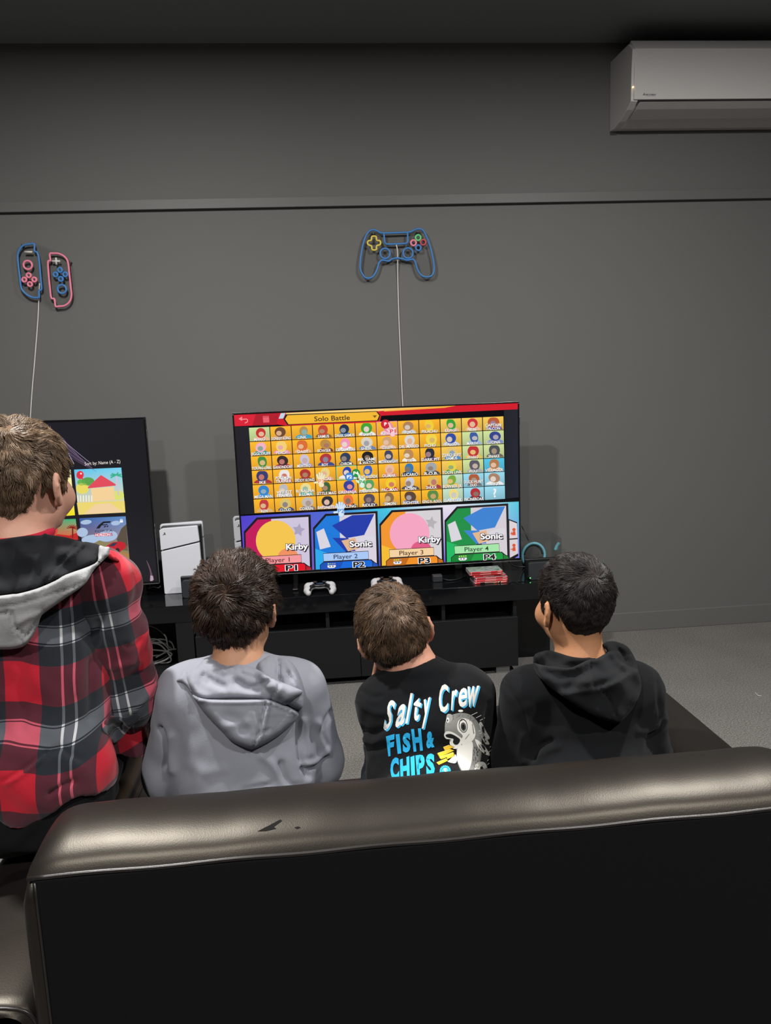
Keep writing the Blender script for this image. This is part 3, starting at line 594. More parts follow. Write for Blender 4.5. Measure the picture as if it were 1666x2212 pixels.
for d in CARDS:
    f = Flat(); Q = [np.array(p, float) for p in d['P']]
    def h(u, v): return (Q[0]*(1-u)+Q[1]*u)*(1-v)+(Q[3]*(1-u)+Q[2]*u)*v
    f.poly([h(.0, .22), h(.20, -.02), h(1.02, -.02), h(1.02, 1.0), h(.0, 1.0)], '0c0a10', 1)
    f.poly([h(.025, .25), h(.215, .02), h(.5, .02), h(.5, .98), h(.025, .98)], d['bg'][0], 2)
    f.poly([h(.025, .60), h(.40, .78), h(.40, .98), h(.025, .98)], d['bg'][1], 3)
    f.poly([h(.42, .02), h(.985, .02), h(.985, .98), h(.62, .72), h(.42, .5)], d['bg'][2], 3)
    # plain rounded shape in place of the portrait
    if d['who'] == 'Kirby':
        c = h(.52, .36)
        st = [h(.83+.10*math.cos(-1.37+k*math.pi/5)*(1 if k % 2 == 0 else .5), .25+.125*math.sin(-1.37+k*math.pi/5)*(1 if k % 2 == 0 else .5)) for k in range(10)]
        f.poly(st, d['star'], 4)
        f.ell(h(.48, .42), 43, 44, d['blob'], 5, 0, 30, clip=(h(.03, 0)[0], h(.5, .03)[1], h(.97, 0)[0], h(.5, .8)[1]))
        f.ell(h(.66, .72), 22, 18, d['blob2'], 6, 0, 22, clip=(h(.03, 0)[0], h(.5, .5)[1], h(.97, 0)[0], h(.5, .77)[1]))
    else:
        cl_ = (h(.05, 0)[0], h(.5, .03)[1], h(.975, 0)[0], h(.5, .7)[1])
        f.poly([h(.30, .20), h(.62, .03), h(.97, .03), h(.80, .40), h(.52, .44)], d['blob'], 5)
        f.poly([h(.30, .42), h(.55, .44), h(.66, .68), h(.50, .68)], d['blob'], 5)
        f.ell(h(.84, .50), 20, 9, d['blob2'], 6, -.25, 20, clip=cl_); f.poly([h(.05, .30), h(.17, .24), h(.27, .58), h(.10, .62)], d['blob2'], 5)
        f.poly([h(.44, .48), h(.66, .44), h(.70, .64), h(.54, .68)], 'e0b48c', 6)
    x, y = h(.80, .545) if d['who'] == 'Kirby' else h(.74, .55)
    for dx, dy in ((2.2, 2.2), (1.4, 1.4), (-.9, -.9), (.9, -.9), (-.9, .9)): f.text(d['who'], x+dx, y+dy, 12.5, '2c2830', 8, .03, 0., DX, width=48)
    f.text(d['who'], x, y, 12.5, 'fbf9fb', 9, .03, 0., DX, width=48)
    f.poly([h(.145, .69), h(.86, .69), h(.865, .845), h(.15, .845)], '2a2024', 8); f.poly([h(.15, .70), h(.855, .70), h(.86, .835), h(.155, .835)], d['tab'], 9)
    f.text('Player %d' % d['n'], *h(.5, .768), 9.5, d['tabt'], 10, .008, 0., DX, width=52)
    f.poly([h(.09, .995), h(.09, .90), h(.15, .845), h(.90, .845), h(.955, .90), h(1.0, .93), h(1.0, .995)], '141014', 7)
    f.poly([h(.10, .99), h(.10, .905), h(.155, .858), h(.89, .858), h(.915, .89), h(.915, .99)], d['foot'], 8); f.poly([h(.10, .99), h(.10, .905), h(.155, .858), h(.46, .858), h(.40, .99)], d['foot2'], 9)
    f.poly([h(.925, .90), h(1.0, .94), h(1.0, .99), h(.925, .99)], d['foot2'], 8)
    f.text('P%d' % d['n'], *h(.705, .925), 11.5, 'ffffff', 10, .075, 0., DX, width=28); f.text('P%d' % d['n'], *h(.705, .925), 11.5, '100c10', 11, .03, 0., DX, width=25)
    if d['n'] != 1:    # little pad and battery lamps
        f.poly([h(.21, .915), h(.34, .915), h(.34, .945), h(.315, .965), h(.235, .965), h(.21, .945)], 'e8e8ec', 10)
        f.ell(h(.25, .935), 1.5, 1.5, '404048', 11, 0, 8); f.ell(h(.295, .935), 1.7, 1.7, '606068', 11, 0, 8)
        lit = {2: 1, 3: 3, 4: 4}[d['n']]
        for k in range(4): f.poly([h(.215+.033*k, .878), h(.238+.033*k, .878), h(.238+.033*k, .896), h(.215+.033*k, .896)], 'b8f060' if k < lit else '9098b0', 10)
    f.build('player_card', pl, M_lcd, scr)
# plus / minus player buttons at the right
f = Flat()
f.poly([(1099, 1121), (1117.5, 1128), (1120, 1201), (1101.5, 1212)], '0c0a10', 1)
f.poly([(1100.4, 1124), (1117, 1130.5), (1118.5, 1162), (1101, 1163.5)], 'dcd0d4', 2); f.poly([(1101, 1166), (1118.6, 1164.6), (1119.6, 1195.5), (1101.8, 1205)], 'd8ccd0', 2)
for yy, plus in ((1144, True), (1178, False)):
    f.ell((1110.5, yy), 3.6, 3.6, 'd4542c', 3); f.poly([(1108, yy+4), (1113.5, yy+3.4), (1114.2, yy+12), (1107, yy+12.4)], 'd4542c', 3); f.line([(1103, yy+8.6), (1110, yy+8.2)], 2, 'd4542c', 3)
    if plus: f.line([(1105.6, yy+5), (1105.9, yy+12)], 2, 'd4542c', 3)
f.build('side_buttons', pl, M_lcd, scr)

# second television, showing a dark game library
LX1 = atY(329, 1080, TVYL)[0]; LX1 = -.836; LX0 = LX1-1.449; LZ0, LZ1 = .531, 1.361
tvl, scl = television('television', 'large television with dark game library menu behind the boy in red plaid', LX0, LX1, LZ0, LZ1, TVYL)
q = atY(316, 934, TVYL); box('side_tab', LX1-.001, LX1+.004, TVYL+.0, TVYL+.01, q[2]-.03, q[2]+.012, M_chrome, tvl, .001)
pl2 = lambda x, y, l: atY(x, y, TVYL-.0012-l*.0002)
f = Flat(); f.add([(-340, 918), (312, 903), (342, 1256), (-290, 1280)], [(0, 1, 2, 3)], ['1c1622', '07080e', '08080e', '0c0a10'], 0)
for k in range(9):
    o = k*3.0; f.line(spline([(60+o*2, 905+o*.6), (125, 938+o*1.1), (150+o*.5, 965+o*1.2), (170+o*1.6, 985+o*1.4)], 6), .7, ('8c7898', '5a4668', '6a5274')[k % 3], 1)
f.line(spline([(120, 935), (150, 963), (195, 1000)], 6), .9, 'a898b8', 1); f.line(spline([(132, 968), (140, 968), (160, 1002)], 6), 1.2, 'b0a0c0', 1)
f.poly(spline([(316, 1210), (324, 1225), (331, 1250), (328, 1256), (324, 1254), (324, 1235)], 5, True), '6a4a5c', 1); f.poly([(325, 1243), (330.5, 1244), (332, 1252), (328, 1256), (324.5, 1255)], 'b49cb0', 2)
f.text('Sort by: Name (A - Z)', 221.4, 999.2, 7.2, 'ece4da', 2, .0, 0., (1, -.07), width=77)
f.build('menu_backdrop', pl2, M_lcd, scl)
def tile(pts, draw):
    f = Flat(); draw(f); f.build('menu_tile', pl2, M_lcd, scl)
def t_house(f):      # cartoon garden; the figures are left out
    f.add([(160, 1014.5), (262, 1010), (271, 1107), (170, 1112)], [(0, 1, 2, 3)], ['58c4ec', '74d0f0', 'f0d88c', 'f0d070'], 1)
    f.poly([(166, 1086), (269, 1082), (271, 1107), (170, 1112)], 'ecd670', 2); f.poly([(206, 1089), (238, 1087), (268, 1107), (180, 1111)], 'f0d0a0', 3)
    for c, a, b, col in (((178, 1055), 14, 12, 'e8d860'), ((190, 1040), 14, 9, '58a048'), ((176, 1042), 9, 7, '68b050'), ((255, 1070), 13, 10, 'd8e070')): f.ell(c, a, b, col, 2)
    f.poly([(190, 1052), (218, 1026), (250, 1046), (250, 1049), (190, 1055)], 'e04858', 4); f.poly([(196, 1055), (246, 1051), (248, 1080), (200, 1083)], 'f4d098', 3)
    f.ell((173, 1026), 8, 9, 'e02c40', 4, .2); f.ell((175, 1023), 2, 2, 'fbe8ea', 5); f.poly([(176, 1034), (181, 1037), (178, 1031)], 'e02c40', 4)
    f.line([(251, 1026), (256, 1070)], 3.2, 'd0c0d8', 4)
    for a in (-2.9, -2.4, -1.2, -.5, .1, 2.8): f.line([(251, 1026), (251+13*math.cos(a), 1026+9*math.sin(a)+3)], 3, '3cb090', 5)
    for k in range(6): f.line([(168+k*6, 1070), (168.5+k*6, 1084)], 2.2, 'eef2ee', 4)
tile(None, t_house)
def t_yellow(f):
    f.add([(100, 1017), (152.5, 1014.8), (162, 1113), (105, 1117)], [(0, 1, 2, 3)], ['f4ec60', 'fbf4c0', 'f0e020', 'e8d810'], 1)
    f.poly([(146, 1055), (151, 1062), (146, 1100), (125, 1115), (118, 1116), (130, 1090)], '8cc818', 2); f.poly([(138, 1090), (148, 1092), (143, 1103), (137, 1103)], '6a6040', 3)
tile(None, t_yellow)
def t_palm(f):
    f.add([(100, 1123), (163.5, 1120.8), (169, 1166), (104, 1170)], [(0, 1, 2, 3)], ['2c9c70', '3cb078', 'e85830', 'e04428'], 1)
    f.poly([(104, 1170), (104, 1160), (125, 1154), (150, 1157), (168, 1150), (169, 1166)], 'c02018', 2)
    f.line([(157, 1140), (157, 1162)], 3, '7a1414', 3)
    for a in np.linspace(-3.0, .2, 8): f.line([(156, 1140), (156+12*math.cos(a), 1140+9*math.sin(a)+2)], 1.8, '8a1616', 3)
    f.ell((116, 1145), 9, 13, 'd04a34', 3, .05)
tile(None, t_palm)
def t_race(f):
    f.add([(171.5, 1119.6), (271.5, 1115.2), (280, 1211), (182, 1215)], [(0, 1, 2, 3)], ['2c58a0', '5a8cc8', 'b88c50', '988050'], 1)
    for c, a, b in (((186, 1128), 12, 5), ((178, 1150), 12, 10), ((232, 1158), 22, 12), ((200, 1165), 24, 10), ((250, 1130), 10, 5)): f.ell(c, a, b, 'a9bfdc', 2, -.1)
    f.poly([(252, 1165), (262, 1142), (273, 1132), (277, 1190), (262, 1188)], '584a3c', 3); f.poly([(190, 1180), (215, 1167), (232, 1173), (248, 1168), (276, 1180), (280, 1211), (182, 1215)], '8a8058', 3)
    f.poly([(240, 1205), (262, 1192), (278, 1196), (280, 1211), (240, 1213)], 'a87c40', 4)
    f.poly(spline([(226, 1185), (240, 1173), (256, 1170), (268, 1172), (272, 1182), (262, 1190), (256, 1196), (238, 1197)], 4, True), 'c01828', 5); f.poly([(234, 1180), (244, 1173), (254, 1172), (246, 1180)], '28304c', 6); f.ell((254, 1189), 4.5, 5.5, '201c20', 6)
    f.poly([(218.5, 1130), (223, 1126.6), (240, 1125.6), (237.5, 1129.4), (225, 1130), (221.5, 1133), (233, 1132.4), (231.8, 1134.4), (219.5, 1135), (215, 1141.5), (207.5, 1141.8), (213, 1134.5)], '0c0e14', 5)
    f.poly([(226, 1136), (229.6, 1135.8), (227.6, 1139), (224, 1139.2)], '0c0e14', 5); f.poly([(231.4, 1135.6), (234.8, 1135.4), (233, 1138.4), (229.8, 1138.6)], '0c0e14', 5)
    f.text('FORZA', 224.5, 1147, 4.6, '2c3c5c', 5, .01, 0., (1, -.04), width=38)
    f.poly([(205, 1152.4), (238, 1151), (238.5, 1157.6), (205.5, 1159)], 'c83058', 5); f.text('HORIZON', 221.8, 1155, 5.4, 'ffffff', 6, .02, 0., (1, -.04), width=31); f.text('5', 241.4, 1154.2, 6.4, 'd02858', 6, .02, 0., (1, -.04), width=4.5)
    f.poly([(259, 1124), (265.4, 1123.7), (265.8, 1128.6), (259.4, 1128.9)], 'f4f6fa', 5); f.line([(260.2, 1124.2), (260.2, 1121.8), (264, 1121.6), (264.2, 1124)], 1.1, 'f4f6fa', 5)
tile(None, t_race)
def t_blue(f):
    f.add([(250, 1219), (281, 1217.8), (284.5, 1257), (254, 1258.5)], [(0, 1, 2, 3)], ['203c98', '2c58c8', '3060d0', '2448a8'], 1)
    for r in range(9):
        for c in range(7): f.ell((256+c*4.2+(r % 2)*2+r*.4, 1222+r*4-c*.2), 1.1, 1.1, '5c8cf0', 2, 0, 6)
tile(None, t_blue)

# ------------------------------------------------------------------ neon signs on the wall
M_nblue = mat('neon_blue_tube', '3f78b4', .45, spec=.4); M_npink = mat('neon_pink_tube', 'e07f96', .45); M_nwhite = mat('neon_white_tube', 'c9c6bf', .45)
M_nyel = mat('neon_yellow_tube', 'd2be55', .45); M_ngrn = mat('neon_green_tube', '5fc27a', .45); M_nred = mat('neon_red_tube', 'b5474f', .45)
M_plate = clear_mat('clear_sign_plate', 'fcfcfc', .06)
SY = WALLY-.03
def W3(pts, y=SY): return np.array([atY(x, yy, y) for x, yy in pts])
def zx(z0, sc, o): return [(o[0]+x/sc, o[1]+y/sc) for x, y in z0]
def neon(name, t, pts, m, n=5, closed=True, r=.0052, sm=True):
    P = W3(pts); P = spline(P, n, closed) if sm else P
    return tube(name, P, r, m, t, 8, closed)
def ringn(name, t, c, rad, m, r=.0055):
    p = atY(*c, SY); e = atY(c[0]+rad, c[1], SY); R_ = np.linalg.norm(e-p)
    return tube(name, [p+np.array((R_*math.cos(a), 0, R_*math.sin(a))) for a in np.linspace(0, 2*math.pi, 24, endpoint=False)], r, m, t, 8, True)
def plate(t, pts):
    P = W3(spline(pts, 5, True), SY); prism('backing_plate', [(p[0], p[2]) for p in P], SY+.007, SY+.0115, M_plate, t, 0)
def standoff(t, c):
    p = atY(*c, SY); V, F = sweep([(p[0], SY+.002, p[2]), (p[0], WALLY, p[2])], .005, 10); mesh('standoff', V, F, M_chrome, t, True)
z = lambda L: zx(L, 1666/240, (740, 470))
t = thing('neon_sign', 'unlit blue gamepad-shaped neon sign above the lit game screen', 'neon sign', atY(858, 600, SY))
plate(t, z([(470, 150), (560, 190), (820, 195), (1010, 190), (1110, 150), (1200, 155), (1290, 290), (1360, 500), (1415, 780), (1390, 890), (1290, 945), (1180, 925), (1090, 800), (1040, 700), (930, 700), (820, 655), (700, 700), (590, 690), (540, 800), (480, 920), (380, 960), (270, 920), (230, 780), (270, 480), (330, 300), (400, 180)]))
neon('outline_tube', t, z([(470, 185), (530, 205), (590, 232), (820, 228), (1010, 218), (1070, 190), (1140, 170), (1210, 195), (1270, 310), (1330, 490), (1370, 690), (1372, 800), (1340, 870), (1270, 893), (1190, 870), (1130, 790), (1095, 680), (1060, 630), (970, 640), (900, 620), (820, 608), (740, 625), (690, 655), (600, 640), (550, 680), (520, 780), (470, 870), (400, 912), (330, 890), (275, 800), (265, 700), (290, 500), (330, 330), (380, 230), (420, 195)]), M_nblue)
neon('panel_tube', t, z([(622, 240), (630, 340), (640, 380), (680, 400), (820, 397), (940, 390), (975, 370), (980, 300), (975, 230)]), M_nblue, 5, False)
neon('button_cross', t, z([(440, 290), (470, 280), (505, 290), (515, 340), (560, 350), (572, 380), (560, 410), (515, 425), (510, 475), (480, 488), (445, 478), (435, 430), (390, 410), (376, 380), (390, 350), (432, 340)]), M_nyel, 4)
for c, m in (((1135, 303), M_ngrn), ((1065, 380), M_npink), ((1211, 372), M_nred), ((1138, 455), M_nblue)): ringn('button_ring', t, z([c])[0], 5.6, m)
for c in ((640, 540), (984, 535)): ringn('stick_ring', t, z([c])[0], 10.6, M_nblue)
standoff(t, z([(465, 235)])[0]); standoff(t, z([(1135, 212)])[0])
tube('cord', spline([atY(856, 528, SY), atY(859, 545, SY), atY(859.5, 600, WALLY-.008), atY(862, 690, WALLY-.006), atY(866, 780, WALLY-.006), atY(869, 850, WALLY-.006), atY(872, 900, WALLY-.006)], 6), .0032, M_wcable, t)
z = lambda L: zx(L, 1666/220, (0, 480))
t = thing('neon_sign', 'unlit blue and pink twin-controller neon sign above the dark menu television', 'neon sign', atY(95, 660, SY))
plate(t, z([(560, 335), (760, 410), (960, 480), (1100, 570), (1170, 700), (1200, 950), (1220, 1200), (1170, 1360), (1040, 1440), (900, 1420), (700, 1330), (560, 1280), (420, 1220), (320, 1100), (270, 800), (245, 580), (280, 450), (370, 360)]))
neon('outline_tube', t, z([(430, 365), (500, 358), (562, 360), (565, 470), (610, 500), (640, 620), (660, 850), (680, 1090), (640, 1120), (640, 1220), (620, 1235), (530, 1230), (430, 1180), (350, 1080), (325, 900), (300, 700), (290, 540), (320, 450), (370, 390)]), M_nblue)
neon('outline_tube', t, z([(815, 520), (880, 510), (960, 515), (1050, 560), (1110, 650), (1135, 850), (1160, 1080), (1170, 1200), (1140, 1300), (1060, 1365), (960, 1378), (910, 1375), (890, 1260), (840, 1240), (820, 1100), (800, 900), (785, 650), (825, 630)]), M_npink)
neon('minus_mark', t, z([(405, 487), (530, 487)]), M_nwhite, 2, False, sm=False); neon('plus_mark', t, z([(850, 638), (985, 638)]), M_nwhite, 2, False, sm=False); neon('plus_mark', t, z([(915, 580), (925, 695)]), M_nwhite, 2, False, sm=False)
ringn('stick_ring', t, z([(455, 702)])[0], 9.3, M_npink); ringn('stick_ring', t, z([(1014, 1095)])[0], 9.3, M_nblue)
for c in ((470, 870), (398, 942), (562, 940), (490, 1015)): ringn('button_ring', t, z([c])[0], 4.6, M_npink)
for c in ((982, 783), (908, 857), (1068, 855), (995, 930)): ringn('button_ring', t, z([c])[0], 4.6, M_nblue)
standoff(t, z([(358, 368)])[0]); standoff(t, z([(1140, 650)])[0])
tube('cord', spline([atY(85.5, 612, SY), atY(84, 645, WALLY-.012), atY(82, 690, WALLY-.006), atY(75, 780, WALLY-.006), atY(69, 850, WALLY-.006), atY(64, 930, WALLY-.006)], 6), .0032, M_wcable, t)
# ------------------------------------------------------------------ black leather sofa, seen from behind
def leather(name, col, rough, sc=420, st=.035):
    m = mat(name, col, rough, spec=.5, noise=(9, .12)); nt = m.node_tree; b = nt.nodes['Principled BSDF']; tc = nt.nodes.new('ShaderNodeTexCoord')
    v = nt.nodes.new('ShaderNodeTexVoronoi'); v.inputs['Scale'].default_value = sc; nt.links.new(tc.outputs['Object'], v.inputs['Vector'])
    bp = nt.nodes.new('ShaderNodeBump'); bp.inputs['Strength'].default_value = st; bp.inputs['Distance'].default_value = .002
    nt.links.new(v.outputs['Distance'], bp.inputs['Height']); nt.links.new(bp.outputs[0], b.inputs['Normal']); return m
M_leather = leather('black_leather', '151211', .40); M_leather.node_tree.nodes['Principled BSDF'].inputs['Specular Tint'].default_value = (1, .90, .74, 1); M_liner = mat('black_backing_cloth', '0e0e10', .9, spec=.15, bump=(500, .15)); M_pipe = mat('leather_piping', '1c1917', .33); M_leg = mat('dark_wood_leg', '15110e', .4)
t = thing('sofa', 'black leather two-seat sofa with rolled back and wide arms', 'sofa', (.16, 1.45, 0))
BX0, BX1 = -.452, .772          # back between the arms
def roll(name, prof, xs, shape, m, parent):
    """profile in Y,Z carried along X; shape(x) -> (z drop at the crown, y pull-in)"""
    n = len(prof); V = []; F = []
    pz = np.array([p[1] for p in prof]); py = np.array([p[0] for p in prof]); zc = .776
    for x in xs:
        dr, pull = shape(x); k = np.clip((pz-zc)/(.8155-zc), 0, 1)
        for i in range(n): V.append((x, py[i]+pull*(1.13-py[i]), pz[i]-dr*k[i]))
    for a in range(len(xs)-1):
        for i in range(n): F.append((a*n+i, a*n+(i+1) % n, (a+1)*n+(i+1) % n, (a+1)*n+i))
    F += [tuple(range(n))[::-1], tuple((len(xs)-1)*n+i for i in range(n))]
    return mesh(name, V, F, m, parent, True)
top = spline([(1.037, .777), (1.038, .782), (1.052, .798), (1.085, .811), (1.125, .8155), (1.17, .811), (1.205, .794), (1.222, .76), (1.235, .66), (1.25, .52), (1.26, .40)], 4)
prof = [tuple(p) for p in top]+[(1.15, .40), (1.05, .40), (1.037, .45), (1.037, .6)]
def endshape(x):
    s = min(x-BX0, BX1-x); s = max(s, 0)
    if s >= .055: return (.0012*math.sin(x*23)+.0008*math.sin(x*61), 0)
    k = 1-s/.055; return (.034*(1-math.sqrt(max(0, 1-k*k))), .10*k**3)
xs = np.concatenate([BX0+.055*(1-np.cos(np.linspace(0, math.pi/2, 9))), np.linspace(BX0+.07, BX1-.07, 34), BX1-.055*(1-np.cos(np.linspace(math.pi/2, 0, 9)))])
CUSH = roll('back_cushion', prof, xs, endshape, M_leather, t)
box('back_panel', BX0+.012, BX1-.012, 1.030, 1.05, .07, .779, M_liner, t, .003)
tube('piping', [(x, 1.0325, 0.7815+.001*math.sin(x*30)) for x in np.linspace(BX0+.006, BX1-.006, 50)], .0036, M_pipe, t, 8)
for xx in (BX0, BX1):
    s = 1 if xx == BX0 else -1
    V, F = sweep([(xx+s*.008, 1.04, .07), (xx+s*.006, 1.04, .4), (xx+s*.007, 1.041, .74), (xx+s*.012, 1.042, .775)], [.013, .0135, .013, .008], 10); mesh('back_border', V, F, M_leather, t, True)
    tube('piping', [(xx+s*.0165, 1.0295, z) for z in np.linspace(.07, .776, 20)], .0022, M_pipe, t, 6)
def soft_box(name, x0, x1, y0, y1, z0, z1, m, bev, puff=0.):
    bm = bmesh.new(); bm_box(bm, x0, x1, y0, y1, z0, z1, bev, 5)
    o = bm_obj(name, bm, m, t, True); return o
for (a0, a1) in ((-.672, -.452), (.772, .962)):
    pr_ = [(a0, .10), (a0-.002, .50), (a0+.006, .55), (a0+.03, .578), ((a0+a1)/2, .586), (a1-.03, .578), (a1-.006, .552), (a1, .50), (a1, .10)]
    P = spline(pr_, 4)
    n = len(P); ys = [1.034, 1.036, 1.044, 1.06, 1.2, 1.5, 1.97, 2.01, 2.025, 2.03]; ins = [.016, .006, .002, 0, 0, 0, 0, .003, .012, .03]
    V = []; F = []
    for y, q_ in zip(ys, ins):
        c = np.array(((a0+a1)/2, .35)); V += [(c[0]+(p[0]-c[0])*(1-q_/.11), y, c[1]+(p[1]-c[1])*(1-q_/.25)) for p in P]
    for a in range(len(ys)-1): F += [(a*n+i, a*n+(i+1) % n, (a+1)*n+(i+1) % n, (a+1)*n+i) for i in range(n)]
    F += [tuple(range(n)), tuple((len(ys)-1)*n+i for i in range(n))[::-1]]
    mesh('armrest', V, F, M_leather, t, True)
    tube('piping', [(p[0]*.985+.015*(a0+a1)/2, 1.037, p[1]-.004) for p in P], .0028, M_pipe, t, 6)
box('seat_base', BX0, BX1, 1.05, 1.90, .08, .30, M_leather, t, .012)
mid = (BX0+BX1)/2
soft_box('seat_cushion', BX0+.003, mid-.003, 1.24, 1.93, .29, .425, M_leather, .035); soft_box('seat_cushion', mid+.003, BX1-.003, 1.24, 1.93, .29, .425, M_leather, .035)
for xx in (-.63, .88):
    for yy in (1.08, 1.92): box('leg', xx, xx+.05, yy, yy+.05, 0, .105, M_leg, t, .003)
t.rotation_euler = (0, 0, math.radians(.55))
# ------------------------------------------------------------------ soft shapes: a small signed-distance sculptor
def mesh_np(name, V, F, m=None, parent=None, smooth=True, col=None, attrs=None):
    V = np.ascontiguousarray(V, np.float32); F = np.ascontiguousarray(F, np.int32); k = F.shape[1]
    me = bpy.data.meshes.new(name); me.vertices.add(len(V)); me.vertices.foreach_set('co', V.ravel())
    me.loops.add(F.size); me.loops.foreach_set('vertex_index', F.ravel())
    me.polygons.add(len(F)); me.polygons.foreach_set('loop_start', np.arange(0, F.size, k, dtype=np.int32))
    me.update(calc_edges=True)
    if smooth: me.polygons.foreach_set('use_smooth', np.ones(len(F), bool))
    if col is not None:
        a = me.color_attributes.new('Col', 'FLOAT_COLOR', 'POINT'); c = np.ones((len(V), 4), np.float32); c[:, :3] = col; a.data.foreach_set('color', c.ravel())
    for nm, arr in (attrs or {}).items():
        a = me.attributes.new(nm, 'FLOAT_VECTOR', 'POINT'); a.data.foreach_set('vector', np.ascontiguousarray(arr, np.float32).ravel())
    me.validate()
    return link(name, me, m, parent)
def smin(a, b, k):
    if k <= 0: return np.minimum(a, b)
    h = np.clip(.5+.5*(b-a)/k, 0, 1); return b*(1-h)+a*h-k*h*(1-h)
class Field:
    def __init__(s, lo, hi, step, fine=None):
        """fine: ((lo, hi), step) box in which the grid is denser"""
        s.ax = []
        for i in range(3):
            if fine is None: s.ax.append(np.arange(lo[i], hi[i]+step, step)); continue
            (fl, fh), fs = fine; a, b = max(lo[i], fl[i]), min(hi[i], fh[i])
            s.ax.append(np.concatenate([np.arange(lo[i], a, step), np.arange(a, b, fs), np.arange(b, hi[i]+step, step)]))
        s.ax = [x.astype(np.float32) for x in s.ax]; s.V = np.full([len(x) for x in s.ax], 1., np.float32)
    def _blk(s, lo, hi):
        sl = [slice(max(0, np.searchsorted(x, l)-1), min(len(x), np.searchsorted(x, h)+1)) for x, l, h in zip(s.ax, lo, hi)]
        if any(q.stop <= q.start for q in sl): return None, None
        g = np.meshgrid(*[x[q] for x, q in zip(s.ax, sl)], indexing='ij', sparse=True); return tuple(sl), g
    def cone(s, a, b, ra, rb, k=.02, op=1):
        a = np.asarray(a, float); b = np.asarray(b, float); R_ = max(ra, rb)+k+.03
        sl, g = s._blk(np.minimum(a, b)-R_, np.maximum(a, b)+R_)
        if sl is None: return s
        d = b-a; L = d@d+1e-12
        px, py, pz = g[0]-a[0], g[1]-a[1], g[2]-a[2]
        t = np.clip((px*d[0]+py*d[1]+pz*d[2])/L, 0, 1)
        v = np.sqrt((px-t*d[0])**2+(py-t*d[1])**2+(pz-t*d[2])**2)-(ra+(rb-ra)*t)
        s._op(sl, v, k, op); return s
    def ell(s, c, r, rot=None, k=.02, op=1):
        c = np.asarray(c, float); r = np.asarray(r, float); R_ = r.max()+k+.03
        sl, g = s._blk(c-R_, c+R_)
        if sl is None: return s
        px, py, pz = g[0]-c[0], g[1]-c[1], g[2]-c[2]
        if rot is not None: px, py, pz = [rot[0, i]*px+rot[1, i]*py+rot[2, i]*pz for i in range(3)]
        q0 = np.sqrt((px/r[0])**2+(py/r[1])**2+(pz/r[2])**2); q1 = np.sqrt((px/r[0]**2)**2+(py/r[1]**2)**2+(pz/r[2]**2)**2)+1e-9
        s._op(sl, (q0*(q0-1)/q1).astype(np.float32), k, op); return s
    def chain(s, pts, rad, k=.02):
        for i in range(len(pts)-1): s.cone(pts[i], pts[i+1], rad[i], rad[i+1], k)
        return s
    def cut(s, fn):
        """intersect with fn(x,y,z) < 0"""
        g = np.meshgrid(*s.ax, indexing='ij', sparse=True); s.V = np.maximum(s.V, fn(*g).astype(np.float32)); return s
    def _op(s, sl, v, k, op):
        w = s.V[sl]; s.V[sl] = smin(w, v, k) if op > 0 else -smin(-w, v, k)
    def surface(s, smooth=1):
        """naive surface nets"""
        V = s.V; ins = V < 0; nx, ny, nz = V.shape
        c = ins[:-1, :-1, :-1].astype(np.int8)
        for i, j, k in ((1, 0, 0), (0, 1, 0), (0, 0, 1), (1, 1, 0), (1, 0, 1), (0, 1, 1), (1, 1, 1)): c = c+ins[i:nx-1+i, j:ny-1+j, k:nz-1+k]
        I, J, K = np.nonzero((c > 0) & (c < 8)); n = len(I)
        idx = np.full((nx-1, ny-1, nz-1), -1, np.int32); idx[I, J, K] = np.arange(n)
        acc = np.zeros((n, 3)); cnt = np.zeros(n)
        co = [(0, 0, 0), (1, 0, 0), (0, 1, 0), (1, 1, 0), (0, 0, 1), (1, 0, 1), (0, 1, 1), (1, 1, 1)]
        val = [V[I+a, J+b, K+d] for a, b, d in co]
        for p, q in ((0, 1), (2, 3), (4, 5), (6, 7), (0, 2), (1, 3), (4, 6), (5, 7), (0, 4), (1, 5), (2, 6), (3, 7)):
            m = (val[p] < 0) != (val[q] < 0); t = np.where(m, val[p]/(val[p]-val[q]+1e-20), 0)
            P, Q = np.array(co[p]), np.array(co[q]); acc += np.where(m[:, None], P+(Q-P)*t[:, None], 0); cnt += m
        acc /= cnt[:, None]
        base = np.stack([I, J, K], 1); X = []
        for d in range(3): a = s.ax[d].astype(float); i0 = base[:, d]; X.append(a[i0]+(a[i0+1]-a[i0])*acc[:, d])
        X = np.stack(X, 1); F = []
        for d in range(3):
            sl0 = [slice(None)]*3; sl1 = [slice(None)]*3; sl0[d] = slice(0, -1); sl1[d] = slice(1, None)
            e = ins[tuple(sl0)] != ins[tuple(sl1)]; A, B, Cc = np.nonzero(e); P = np.stack([A, B, Cc], 1)
            o1, o2 = [q for q in range(3) if q != d]
            ok = (P[:, o1] > 0) & (P[:, o2] > 0) & (P[:, o1] < V.shape[o1]-1) & (P[:, o2] < V.shape[o2]-1); P = P[ok]
            fl = ins[P[:, 0], P[:, 1], P[:, 2]]
            def gi(a, b): Q = P.copy(); Q[:, o1] -= a; Q[:, o2] -= b; return idx[Q[:, 0], Q[:, 1], Q[:, 2]]
            q = np.stack([gi(1, 1), gi(0, 1), gi(0, 0), gi(1, 0)], 1)
            if d == 1: fl = ~fl
            q[~fl] = q[~fl][:, ::-1]; F.append(q)
        F = np.concatenate(F); F = F[(F >= 0).all(1)]
        return relax(X, F, smooth), F
